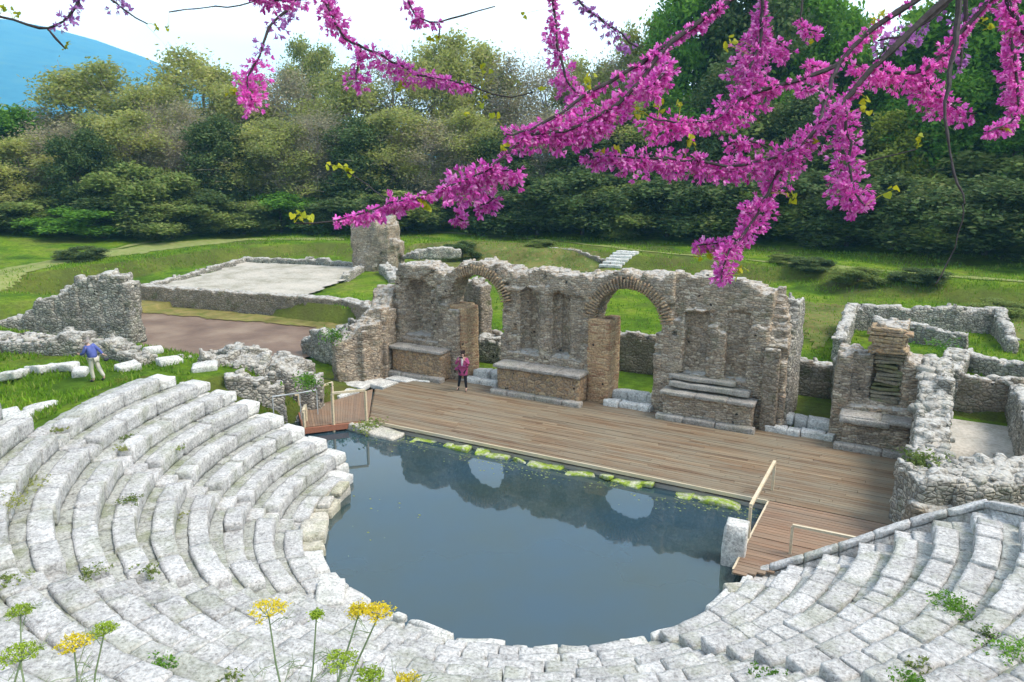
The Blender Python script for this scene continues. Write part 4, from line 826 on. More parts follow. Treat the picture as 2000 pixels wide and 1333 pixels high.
def surf(px, py):      # where the pixel's ray meets the rows
    d = ray(px, py)
    for t in np.arange(.004, .06, .00004):
        p = CAM+d*t; r = math.hypot(p[0]-CC[0], p[1]-CC[1]); zz = Z0+DZ*math.floor((r-R0)/DR)-.04*(((r-R0)/DR % 1) > .6) if r > R0 else -.05
        if p[2] < zz: return p+np.array([0, 0, .01])
    return p
ws = [(1865, 1187, .32, 90, 'freshl', 'round bright green weed cushion on the right seats'), (315, 1303, .24, 40, 'freshl', 'green leafy weed in a gap at the bottom left seats'), (15, 1140, .25, 40, 'midl', 'green weed at the left edge of the seats'), (255, 980, .3, 40, 'midl', 'olive weed tuft at the first stairway in the seats'),
      (250, 858, .26, 36, 'midl', 'weed tuft under the riser of an upper left row'), (238, 880, .2, 26, 'olive', 'small olive weed just below another tuft on the upper left rows'), (20, 990, .35, 50, 'olive', 'olive weed patch at the far left of the rows'), (345, 1010, .2, 26, 'olive', 'small weed on the middle left rows'), (345, 878, .18, 20, 'midl', 'weed under the third riser from the top, centre left'),
      (175, 1122, .25, 34, 'midl', 'weed in the dark gap beside the second stairway'), (290, 1118, .24, 34, 'midl', 'weed near the upper end of the second stairway'), (1975, 1275, .4, 60, 'freshl', 'green weed patch at the right edge of the right seats'), (1930, 1245, .22, 30, 'darkl', 'dark weed tuft near the right edge of the seats'), (1785, 1300, .2, 30, 'midl', 'weed tuft at the bottom of the right seats'), (1770, 1330, .22, 36, 'freshl', 'bright weed at the bottom edge, right seats'), (1500, 1325, .25, 40, 'freshl', 'bright weed at the bottom edge by the third stairway'),
      (115, 842, .2, 24, 'olive', 'weed at the foot of the top left rows'), (60, 950, .3, 36, 'olive', 'moss patch on the left footing course'), (237, 745, .22, 26, 'yell', 'yellow green plant on the topmost left seat blocks'), (445, 1330, .2, 26, 'midl', 'small weed at the bottom edge left of centre')]
for px, py, r_, n_, mt, lb in ws: weed(surf(px, py), r_, n_, M[mt], lb)
for i, (px, py, z, r_) in enumerate(((640, 845, .2, .5), (600, 745, 1.6, .5), (660, 655, 2.0, .6), (1715, 700, 1.7, .7), (1830, 680, 1.4, 1.0), (1800, 900, 1.75, .4))):
    lb = ['green weeds on the mossy slab by the footbridge', 'green weeds hanging in the vault ruin', 'green creeper on the heap-like rubble wall', 'weeds on top of the niche block', 'green weeds behind the niche block', 'weeds on the left of the rubble bank'][i]
    p = at(px, py, z) if i else np.array([.3, -.35, -.12]); q = g.normal(0, 1, (60, 3))*np.array([r_*.5, r_*.5, r_*.25]); V, Fc = leaf_cloud(q, 8, .08, .05, i); e = empty('weed', tuple(p), lb, 'weed'); mesh('foliage', V, Fc, M['freshl' if i in (1, 2, 4) else 'midl'], e, world=False)
# ------------------------------------------------------------------ mountain and air
ang = np.linspace(R(38), R(110), 90); ridge_px = lambda a: 0
U = np.linspace(0, 1, 26); Vm = []
fhx = math.atan2(fh[1], fh[0])
for a in np.linspace(-12, 60, 110):         # degrees left of the view direction
    px = CX-F*math.tan(R(min(a, 80))); el = np.interp(a, [-12, 4, 12, 18, 23.5, 28, 31.5, 34, 45, 60], [1.0, 1.5, 2.4, 4.0, 6.2, 7.5, 8.0, 8.2, 8.5, 8])
    for u_ in U:
        D_ = 1300+1300*u_; hh = math.tan(R(el))*2600*u_**.8; t = fhx+R(a)
        x = CAM[0]+D_*math.cos(t); y = CAM[1]+D_*math.sin(t); hh += 12*float(fbm(np.array([x, y, 0.]), 1/260., 2, 4))*u_
        Vm.append((x, y, 4+max(hh, -4)))
nn_ = len(U); Fm = [(i*nn_+j, i*nn_+j+1, (i+1)*nn_+j+1, (i+1)*nn_+j) for i in range(109) for j in range(nn_-1)]
M['hill'] = plain('haze_tinted_wooded_mountainside', [(.02, .10, .19), (.03, .15, .24), (.06, .17, .22)], .02, .95, .05)  # woodland colour with the blue of distance haze painted in, besides the haze volume
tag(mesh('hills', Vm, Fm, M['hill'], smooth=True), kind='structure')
# ------------------------------------------------------------------ the flowering tree in front
def leafcol(name, cols, tr=.35): return leafmat(name, cols, tr, .5)
M['petal'] = leafcol('magenta_petals', [(.50, .04, .35), (.82, .11, .66), (.92, .23, .82), (.62, .06, .47), (.98, .50, .92), (.82, .13, .70)], .5)
M['petal2'] = leafcol('violet_petals', [(.44, .16, .52), (.60, .28, .72), (.38, .12, .42)], .55)
M['newleaf'] = leafcol('new_heart_leaves', [(.42, .40, .02), (.55, .52, .04), (.36, .40, .04)], .45)
M['dbark'] = plain('dark_branch_bark', [(.022, .017, .02), (.06, .048, .05)], 90, .8, .3, .001)
def flower_tpl():
    V = []; Fc = []
    def petal(base, tip, wd, cup):
        base = np.array(base); tip = np.array(tip); d = tip-base; s_ = np.cross(d, [.2, 1., .3]); s_ /= np.linalg.norm(s_); n_ = np.cross(s_, d); n_ /= np.linalg.norm(n_)
        q = [base, base+d*.5+s_*wd+n_*cup, tip+s_*wd*.55, tip-s_*wd*.55, base+d*.5-s_*wd+n_*cup]; i = len(V); V.extend(q); Fc.append((i, i+1, i+2, i+3)); Fc.append((i, i+3, i+4, i))
    i = 0
    for b_, t_, w_, c_ in (((.35, 0, 0), (.75, .18, .42), .17, .05), ((.35, 0, 0), (.85, -.28, .25), .14, .05), ((.35, 0, 0), (.9, .32, .12), .14, -.05), ((.3, 0, 0), (1.05, .03, -.22), .16, .08), ((.3, 0, 0), (.95, -.14, -.28), .13, -.06)): petal(b_, t_, w_, c_)
    V2 = np.array(V); F2 = []
    for k in range(5): F2 += [(5*k, 5*k+1, 5*k+2, 5*k+3), (5*k, 5*k+3, 5*k+4, 5*k+4)]
    # calyx and pedicel (a thin wedge)
    n = len(V2); V2 = np.concatenate([V2, [(0, 0, .02), (0, .015, -.02), (.4, .07, 0), (.4, -.07, .05), (.4, 0, -.08)]])
    F2 += [(n, n+2, n+3, n+3), (n, n+3, n+4, n+4), (n+1, n+4, n+2, n+2)]
    return V2, F2
FV, FF = flower_tpl(); 
FT = []
for f in FF: FT.append((f[0], f[1], f[2])); (f[3] != f[2]) and FT.append((f[0], f[2], f[3]))
FT = np.array(FT)
def flowers(cent, dirs, size, seed):
    g = np.random.default_rng(seed); n = len(cent); d = dirs/np.linalg.norm(dirs, axis=1, keepdims=True); s_ = np.cross(d, g.normal(0, 1, (n, 3))); s_ /= np.linalg.norm(s_, axis=1, keepdims=True); t = np.cross(d, s_)
    sz = size*g.uniform(.75, 1.25, (n, 1, 1)); V = cent[:, None]+sz*(FV[None, :, :1]*d[:, None]+FV[None, :, 1:2]*s_[:, None]+FV[None, :, 2:]*t[:, None])
    Fc = (FT[None]+np.arange(n)[:, None, None]*len(FV)).reshape(-1, 3); return V.reshape(-1, 3), Fc
def heart_leaf(B, p, size, g):
    a = g.normal(0, 1, 3); a[2] -= .8; a /= np.linalg.norm(a); s_ = np.cross(a, g.normal(0, 1, 3)); s_ /= np.linalg.norm(s_); n_ = np.cross(a, s_); P = []
    out_ = [(0, .08), (-.10, .28), (-.02, .48), (.25, .55), (.6, .38), (1, 0)]
    mid = [p+a*size*u for u in (0.03, .3, .6, 1)]; 
    L_ = [p+size*(a*u+s_*v+n_*.25*v) for u, v in out_[:-1]]; R_ = [p+size*(a*u-s_*v+n_*.25*v) for u, v in out_[:-1]]
    V = [p]+L_+[p+a*size]+R_[::-1]; m_ = p+a*size*.4; V.append(m_); k = len(V)-1
    B.add(V, [(k, i, (i+1) % k) for i in range(k)])
tr = empty('flowering_tree', tuple(dep(2900, 1500, 2.6)), 'near redbud tree whose dark branches of magenta blossom hang across the top of the view', 'flowering tree')
BR = [ # depth0, depth1, [(px, py, wood width px, blossom radius px)]
 (1.7, 1.55, 0, [(2200, -300, 22, 0), (1850, 0, 13, 0), (1758, 80, 10, 0), (1703, 134, 9, 8), (1661, 185, 8, 14), (1636, 214, 8, 10), (1594, 252, 7, 26), (1560, 290, 6, 34), (1527, 325, 5, 36), (1508, 357, 5, 26), (1489, 400, 4, 30), (1468, 445, 4, 30), (1439, 470, 4, 26), (1413, 505, 3, 22), (1409, 545, 2, 14)]),
 (1.75, 1.6, 0, [(2200, -320, 20, 0), (1796, 4, 11, 0), (1754, 21, 10, 10), (1703, 55, 9, 22), (1670, 92, 8, 8), (1636, 130, 8, 0), (1560, 158, 6, 6), (1485, 176, 5, 28), (1440, 195, 5, 38), (1426, 214, 4, 28), (1392, 240, 4, 16), (1345, 238, 3, 28), (1300, 240, 3, 30), (1268, 228, 2, 20)]),
 (1.6, 1.5, 0, [(1636, 130, 8, 0), (1623, 168, 6, 6), (1611, 202, 6, 4), (1600, 240, 5, 14)]),
 (1.6, 1.5, 0, [(1649, 206, 5, 22), (1655, 252, 4, 34), (1661, 302, 4, 38), (1659, 350, 3, 38), (1668, 385, 3, 32), (1690, 402, 2, 14)]),
 (1.45, 1.3, 0, [(1880, -260, 20, 0), (1876, 0, 11, 0), (1867, 63, 8, 0), (1855, 147, 6, 0), (1846, 189, 5, 0), (1846, 269, 4, 0), (1859, 315, 3, 0), (1871, 361, 3, 0), (1884, 399, 2, 0)]),
 (1.9, 1.8, 1, [(1900, -200, 12, 0), (1885, 15, 6, 24), (1883, 60, 5, 24), (1880, 100, 4, 22), (1876, 130, 3, 14)]),
 (1.85, 1.75, 0, [(2150, -150, 14, 0), (1960, -30, 8, 0), (1880, 60, 6, 16), (1830, 125, 5, 24), (1783, 150, 5, 30), (1741, 143, 4, 28), (1699, 140, 3, 20), (1672, 126, 2, 14)]),
 (1.8, 1.7, 0, [(1800, 140, 5, 24), (1825, 181, 4, 28), (1859, 206, 3, 26), (1885, 225, 3, 20), (1908, 222, 2, 10)]),
 (1.9, 1.85, 1, [(1850, 10, 5, 8), (1800, 55, 4, 24), (1750, 75, 4, 24), (1715, 80, 3, 14)]),
 (1.5, 1.45, 0, [(2250, -200, 22, 0), (1955, -5, 10, 14), (1972, 21, 9, 22), (1993, 50, 8, 12), (2040, 120, 6, 10)]),
 (1.7, 1.6, 0, [(1975, 60, 5, 16), (1981, 118, 5, 22), (1989, 160, 4, 20), (1992, 202, 4, 22), (1985, 235, 3, 22), (1955, 250, 3, 16), (1930, 258, 2, 8)]),
 (1.6, 1.35, 0, [(2100, -420, 24, 0), (1430, 0, 10, 0), (1392, 21, 9, 14), (1355, 50, 8, 18), (1321, 76, 8, 6), (1298, 95, 7, 22), (1269, 126, 7, 36), (1259, 151, 6, 36), (1226, 190, 6, 26), (1190, 216, 5, 30), (1129, 250, 5, 32), (1075, 262, 5, 24), (1032, 262, 4, 26), (1006, 280, 4, 12), (985, 310, 4, 0), (955, 332, 3, 26), (925, 345, 3, 36), (895, 358, 3, 36), (868, 372, 3, 16), (844, 378, 2, 4), (794, 392, 2, 20), (740, 400, 2, 26), (708, 420, 2, 14), (650, 434, 2, 0), (575, 436, 1.5, 0)]),
 (1.55, 1.45, 0, [(1298, 90, 6, 10), (1226, 140, 6, 0), (1190, 162, 5, 6), (1154, 176, 5, 16), (1118, 205, 4, 24), (1095, 220, 4, 20), (1057, 245, 4, 22), (1010, 262, 3, 24), (988, 262, 2, 10)]),
 (1.5, 1.45, 0, [(1300, 130, 5, 24), (1305, 120, 4, 20), (1290, 160, 4, 26), (1262, 170, 3, 20)]),
 (1.8, 1.75, 0, [(1070, -180, 8, 0), (1078, 0, 5, 8), (1084, 40, 4, 26), (1090, 90, 4, 28), (1100, 137, 4, 26), (1112, 170, 3, 24), (1132, 187, 3, 16)]),
 (1.9, 1.8, 1, [(1060, -150, 8, 0), (1122, 0, 5, 6), (1147, 22, 4, 12), (1183, 45, 4, 22), (1215, 66, 3, 24), (1244, 92, 3, 16)]),
 (1.6, 1.55, 0, [(1552, 290, 5, 20), (1518, 305, 5, 30), (1476, 319, 4, 26), (1426, 328, 4, 26), (1363, 314, 4, 26), (1310, 310, 4, 32), (1260, 312, 3, 34), (1212, 306, 3, 14), (1172, 308, 3, 18), (1140, 304, 2, 14)]),
 (1.6, 1.6, 0, [(1500, 290, 3, 0), (1475, 275, 3, 16), (1445, 275, 3, 20), (1425, 280, 2, 12)]),
 (1.7, 1.65, 0, [(1500, -200, 10, 0), (1487, 0, 6, 14), (1484, 42, 5, 20), (1490, 80, 5, 40), (1470, 115, 4, 42), (1458, 150, 3, 26)]),
 (1.75, 1.7, 0, [(1490, 80, 4, 20), (1525, 85, 3, 24), (1545, 100, 2, 10)]),
 (1.8, 1.75, 0, [(1580, -150, 7, 0), (1570, 0, 3, 0), (1558, 40, 2, 4), (1580, 60, 2, 16), (1595, 62, 2, 10)]),
 (1.9, 1.8, 0, [(1636, 151, 3, 0), (1610, 135, 3, 22), (1585, 128, 2, 14)]),
 (1.7, 1.65, 0, [(1600, 165, 2, 0), (1575, 172, 2, 16), (1565, 178, 2, 8)]),
 (1.55, 1.5, 0, [(890, 360, 3, 10), (905, 395, 2, 6), (900, 415, 2, 20), (880, 418, 2, 22), (905, 432, 2, 14)]),
 (1.55, 1.5, 0, [(930, 365, 3, 6), (945, 385, 2, 18), (978, 390, 2, 18), (935, 402, 2, 14)]),
 (1.5, 1.45, 0, [(950, 335, 3, 14), (990, 338, 2, 26), (1010, 335, 2, 12)]),
 (2.1, 2.0, 1, [(620, -160, 8, 0), (583, 0, 5, 8), (562, 18, 4, 26), (533, 40, 4, 24), (515, 72, 4, 14), (508, 108, 3, 22)]),
 (2.0, 1.95, 0, [(508, 108, 3, 26), (490, 135, 3, 40), (480, 160, 2, 36), (492, 195, 2, 16)]),
 (2.0, 1.85, 0, [(600, -180, 8, 0), (632, 0, 5, 18), (650, 32, 4, 22), (662, 65, 4, 12), (684, 83, 4, 14), (715, 96, 3, 20), (751, 110, 3, 28), (780, 128, 3, 24), (805, 140, 3, 16), (834, 152, 3, 20), (856, 155, 2, 6), (875, 156, 2, 20), (917, 166, 2, 0), (963, 187, 2, 0), (996, 194, 1.5, 0), (1042, 180, 1.5, 0)]),
 (2.0, 1.95, 0, [(704, 94, 4, 10), (699, 130, 3, 26), (695, 155, 2, 24)]),
 (1.9, 1.9, 0, [(500, -60, 5, 0), (490, -10, 4, 14), (530, 5, 3, 20), (600, 0, 2, 14)]),
 (1.9, 1.85, 0, [(780, -120, 6, 0), (792, 0, 3, 16), (805, 20, 3, 18), (818, 38, 2, 8), (859, 47, 2, 0), (902, 29, 2, 0), (967, 13, 1.5, 0)]),
 (1.9, 1.9, 0, [(858, 46, 2, 0), (857, 75, 1.5, 0)]),
 (2.1, 2.0, 1, [(200, -160, 7, 0), (158, 0, 5, 4), (144, 22, 4, 8), (128, 42, 4, 20), (94, 58, 4, 0), (54, 50, 4, 0), (0, 32, 4, 0), (-60, 20, 3, 0)]),
 (2.1, 2.1, 0, [(94, 58, 3, 0), (108, 76, 3, 0), (128, 96, 2, 0)]),
 (2.2, 2.1, 1, [(260, -120, 6, 0), (205, -5, 3, 22), (225, 5, 3, 16), (245, 22, 2, 0), (288, 47, 2, 0)]),
 (2.2, 2.2, 1, [(330, 24, 1.5, 0), (378, 16, 1.5, 0), (468, 13, 1.5, 0), (560, -20, 3, 6)]),
 (1.6, 1.6, 0, [(1659, 322, 2, 0), (1720, 312, 2, 0), (1790, 292, 1.5, 0)]),
 (1.5, 1.5, 0, [(1880, 400, 1.5, 0), (1878, 450, 1.5, 0), (1850, 520, 1.5, 0), (1828, 555, 1.5, 0)]),
 (1.55, 1.6, 0, [(760, 396, 2, 0), (720, 362, 1.3, 0), (678, 336, 1.2, 0)]),
 (1.7, 1.65, 0, [(1420, 470, 3, 14), (1390, 476, 2, 14), (1362, 480, 2, 14)])]
LV = [(20, 30), (8, 20), (35, 38), (128, 96), (133, 90), (305, 60), (330, 62), (450, 190), (455, 185), (850, 82), (838, 86), (780, 178), (775, 183), (785, 172), (940, 205), (945, 198), (915, 232), (965, 235), (675, 335), (683, 342), (662, 332), (828, 403), (822, 395), (830, 412), (575, 425), (590, 432), (605, 432), (1152, 158), (1148, 166), (1245, 225), (1290, 212), (1250, 230), (1425, 90), (1418, 96), (1432, 86), (1580, 92), (1715, 38), (1708, 44), (1725, 36), (1690, 225), (1585, 285), (1800, 275), (1795, 290), (1745, 380), (1550, 395), (1545, 388), (1380, 503), (1368, 508), (1390, 500), (1450, 535), (1445, 545), (1025, 35), (1965, 265), (955, 150), (945, 142), (985, 300), (1000, 285), (1345, 285), (1350, 280), (1205, 300), (1330, 212), (1060, 182), (1920, 45), (1930, 60), (1700, 205), (1170, 300), (645, 330)]
lvp = []
for bi, (d0, d1, vio, P) in enumerate(BR):
    g = np.random.default_rng(bi); n = len(P); ds = np.linspace(d0, d1, n)
    W = np.array([dep(px, py, d) for (px, py, _, _), d in zip(P, ds)]); wd = np.array([p[2] for p in P])*ds/F; bl = np.array([p[3] for p in P], float)
    fine = []; fr = []; fb_ = []; fd = []
    for k in range(n-1):
        m_ = max(2, int(np.linalg.norm(W[k+1]-W[k])/.03)) if k else 3
        for j in range(m_):
            t = j/m_; fine.append(W[k]+(W[k+1]-W[k])*t); fr.append(wd[k]+(wd[k+1]-wd[k])*t); fb_.append(bl[k]+(bl[k+1]-bl[k])*t); fd.append(ds[k])
    fine.append(W[-1]); fr.append(wd[-1]); fb_.append(bl[-1]); fd.append(ds[-1]); fine = np.array(fine); fr = np.array(fr); fb_ = np.array(fb_); fd = np.array(fd)
    for _ in range(2): fine[1:-1] = fine[1:-1]*.5+(fine[:-2]+fine[2:])*.25
    fine[1:-1] += g.normal(0, .0016, (len(fine)-2, 3))
    mb = MB(); mb.tube(fine, (fr*.58+.0004)*g.uniform(.8, 1.25, len(fr)), 7); br = mb.build('branch', M['dbark'], tr)
    cs_, dr_ = [], []
    for k in range(len(fine)-1):
        if fb_[k] < 3: continue
        cl = .5+.5*float(sm(-.35, .25, vnoise(np.array([bi*3.1, k*.42, 0.])))); rad = fb_[k]*(1.05+.4*cl)*fd[k]/F; ln = np.linalg.norm(fine[k+1]-fine[k]); cnt = g.poisson(ln*F/fd[k]*max(fb_[k], 8)*2*cl/(28 if not vio else 75))
        for _ in range(cnt):
            dd = g.normal(0, 1, 3); dd /= np.linalg.norm(dd); dd[2] -= .12; q = fine[k]+(fine[k+1]-fine[k])*g.random()+fw*rad*.3-up*rad*.12; u_ = g.random()**.6
            cs_.append(q+dd*max(0, rad*u_-.013)); dr_.append(dd+g.normal(0, .45, 3)+np.array([0, 0, -.25]))
    if cs_:
        V, Fc = flowers(np.array(cs_), np.array(dr_), .0150*max(1, d1/1.6), bi); o = mesh('blossom', V, Fc, M['petal2' if vio else 'petal'], None); 
        o.parent = br; o.data.transform(parent_inv(tr))
        if vio: o['label'] = 'violet blossom shaded against the sky'
    lvp.append((fine, fd, br))
# small leaves sit on the nearest branch
per = {}
for px, py in LV:
    best = None
    for bi, (fine, fd, br) in enumerate(lvp):
        v = fine-CAM; X_ = CX+F*(v@rt)/(v@fw); Y_ = CY-F*(v@cu)/(v@fw); dd = np.hypot(X_-px, Y_-py); k = int(dd.argmin())
        if best is None or dd[k] < best[0]: best = (dd[k], bi, k)
    _, bi, k = best; per.setdefault(bi, []).append((px, py, k))
for bi, ls in per.items():
    fine, fd, br = lvp[bi]; g = np.random.default_rng(bi+50)
    for px, py, k in ls:
        v = fine[k]-CAM; far_ = math.hypot(CX+F*(v@rt)/(v@fw)-px, CY-F*(v@cu)/(v@fw)-py)
        B = MB(); p = dep(px, py-8, float(fd[k])); B.tube([fine[k], (fine[k]+p)/2+(0, 0, .004), p], .0009 if far_ < 30 else .0005, 4)
        for _ in range(3): heart_leaf(B, p+g.normal(0, .004, 3), g.uniform(.009, .015), g)
        o = B.build('leaf', M['newleaf'], None); o.parent = br; o.data.transform(parent_inv(tr))
# trunk and bough outside the view
T = [dep(3050, 1900, 2.7), dep(2950, 900, 2.6), dep(2800, 100, 2.4), dep(2500, -350, 2.0), dep(2150, -420, 1.8), dep(1600, -420, 1.8), dep(1000, -330, 1.9), dep(200, -260, 2.1)]
T[0] = np.array([T[0][0], T[0][1], 7.3]); mb = MB(); mb.tube(T, [.11, .09, .075, .05, .035, .028, .02, .01], 9); mb.build('trunk', M['dbark'], tr)
# ------------------------------------------------------------------ yellow flowered fennel in front
M['umbel'] = leafcol('yellow_umbels', [(.66, .52, .03), (.80, .66, .05), (.58, .48, .04)], .35)
M['gumbel'] = leafcol('green_umbels', [(.26, .38, .03), (.36, .46, .06), (.22, .33, .04)], .3)
M['stem'] = plain('fennel_stems', [(.16, .22, .10), (.26, .30, .17)], 30, .7)
def fennel(px, py, w_, dist, col, base, label):
    """an umbel at the pixel, its stem running down to the ground"""
    e = empty('fennel_plant', tuple(dep(*base, dist)), label, 'wild flower', 'wild fennel plants at the bottom edge'); g = np.random.default_rng(int(px))
    b_ = dep(*base, dist); gz0 = float(hgt(b_[0], b_[1])); b0 = np.array([b_[0]+.05, b_[1], gz0]); e.location = b0
    t = dep(px, py+w_*.5, dist); P = [b0, b0+(b_-b0)*.6+(0.02, 0, 0), b_, (b_+t)/2+g.normal(0, .008, 3), t]; mb = MB(); mb.tube(P, [.006, .0045, .0035, .0028, .0022], 6); mb.build('stem', M['stem'], e)
    rad = w_/2*dist/F; hd = MB(); sp = MB(); fl_ = []
    for k in range(17):
        a = k*2.4; rr = rad*math.sqrt((k+.5)/17); q = t+rt*rr*math.cos(a)+fh*rr*math.sin(a)+up*(rad*.75-rr*rr/rad*.35+g.normal(0, .003)); hd.tube([t, (t+q)/2-up*.004, q], .0009, 4); 
        n = 22; c = q+g.normal(0, 1, (n, 3))*np.array([.006, .006, .0035]); fl_.append(c)
    hd.build('umbel_rays', M['stem'], e); V, Fc = leaf_cloud(np.concatenate(fl_), 2, .0012, .0034, int(px)); mesh('flower_head', V, Fc, M[col], e)
    lf = MB()
    for k in range(5):
        s0 = P[2]+(P[4]-P[2])*g.random() if k else P[3]; d = g.normal(0, 1, 3); d[2] = abs(d[2])*.5; d /= np.linalg.norm(d); L_ = g.uniform(.05, .11); E_ = s0+d*L_
        lf.tube([s0, (s0+E_)/2+(0, 0, .01), E_], .0012, 4)
        for _ in range(7): u_ = g.uniform(.3, 1); q = s0+(E_-s0)*u_; f = q+d*.012+g.normal(0, .014, 3); lf.tube([q, f], .0007, 3)
    lf.build('frond', M['stem'], e)
for a in ((525, 1170, 70, 2.2, 'umbel', (562, 1400), 'fennel with a flat yellow head over the seats left of the pool tip'), (738, 1180, 52, 2.1, 'umbel', (650, 1400), 'fennel with a yellow head against the dark pool water'), (700, 1182, 40, 2.1, 'umbel', (640, 1400), 'fennel with a small yellow head just left of the pool edge'),
          (40, 1180, 46, 2.4, 'gumbel', (60, 1400), 'fennel with a small olive head at the left edge'), (40, 1255, 74, 1.9, 'gumbel', (28, 1400), 'fennel with a wide green head at the bottom left corner'), (145, 1240, 58, 2.1, 'umbel', (165, 1400), 'fennel with a pale yellow head, bottom left'), (203, 1218, 44, 2.2, 'gumbel', (178, 1400), 'fennel with a small green head right of the pale yellow one'),
          (665, 1272, 62, 2.0, 'gumbel', (652, 1400), 'fennel with a loose green head under the yellow ones'), (722, 1305, 50, 2.0, 'gumbel', (720, 1400), 'fennel with a green head near the bottom edge'), (795, 1318, 50, 2.0, 'umbel', (790, 1400), 'fennel with a yellow head cut by the bottom edge'), (618, 1196, 18, 2.2, 'gumbel', (600, 1400), 'thin fennel stem with a tiny closed head')): fennel(*a)
# ------------------------------------------------------------------ people
M['skin'] = plain('skin', [(.52, .32, .24), (.58, .37, .28)], 5, .6); M['hair'] = plain('dark_hair', [(.035, .022, .02), (.06, .04, .035)], 30, .5)
M['coat'] = plain('magenta_coat', [(.30, .05, .14), (.38, .08, .20)], 12, .8); M['leg'] = plain('black_leggings', [(.012, .011, .015), (.02, .02, .025)], 9, .8)
M['scarf'] = plain('pale_scarf', [(.55, .52, .56), (.70, .68, .70)], 14, .9); M['blue'] = plain('blue_jacket', [(.07, .09, .28), (.11, .14, .38)], 10, .8)
M['beige'] = plain('beige_trousers', [(.50, .46, .38), (.60, .56, .48)], 10, .85); M['shoe'] = plain('dark_shoes', [(.03, .025, .025), (.05, .045, .04)], 10, .5); M['greyh'] = plain('grey_hair', [(.28, .24, .23), (.36, .31, .29)], 30, .7)
M['dark'] = plain('dark_bag_cloth', [(.02, .02, .03), (.04, .04, .05)], 12, .6)
def skin(name, V, E_, rad, mat, parent, sub=2, root=0):
    me = bpy.data.meshes.new(name); me.from_pydata([tuple(v) for v in V], E_, []); o = bpy.data.objects.new(name, me); C.objects.link(o)
    m_ = o.modifiers.new('s', 'SKIN'); m_.use_smooth_shade = True
    if not me.skin_vertices: me.skin_vertices.new() if hasattr(me.skin_vertices, 'new') else None
    sv_ = me.skin_vertices[0].data
    for i, r in enumerate(rad): sv_[i].radius = (r, r) if np.isscalar(r) else r
    sv_[root].use_root = True
    s_ = o.modifiers.new('u', 'SUBSURF'); s_.levels = sub; s_.render_levels = sub
    dg = bpy.context.evaluated_depsgraph_get(); nm = bpy.data.meshes.new_from_object(o.evaluated_get(dg)); nm.materials.clear(); nm.materials.append(mat)
    bpy.data.objects.remove(o); o = bpy.data.objects.new(name, nm); C.objects.link(o); o.parent = parent; return o
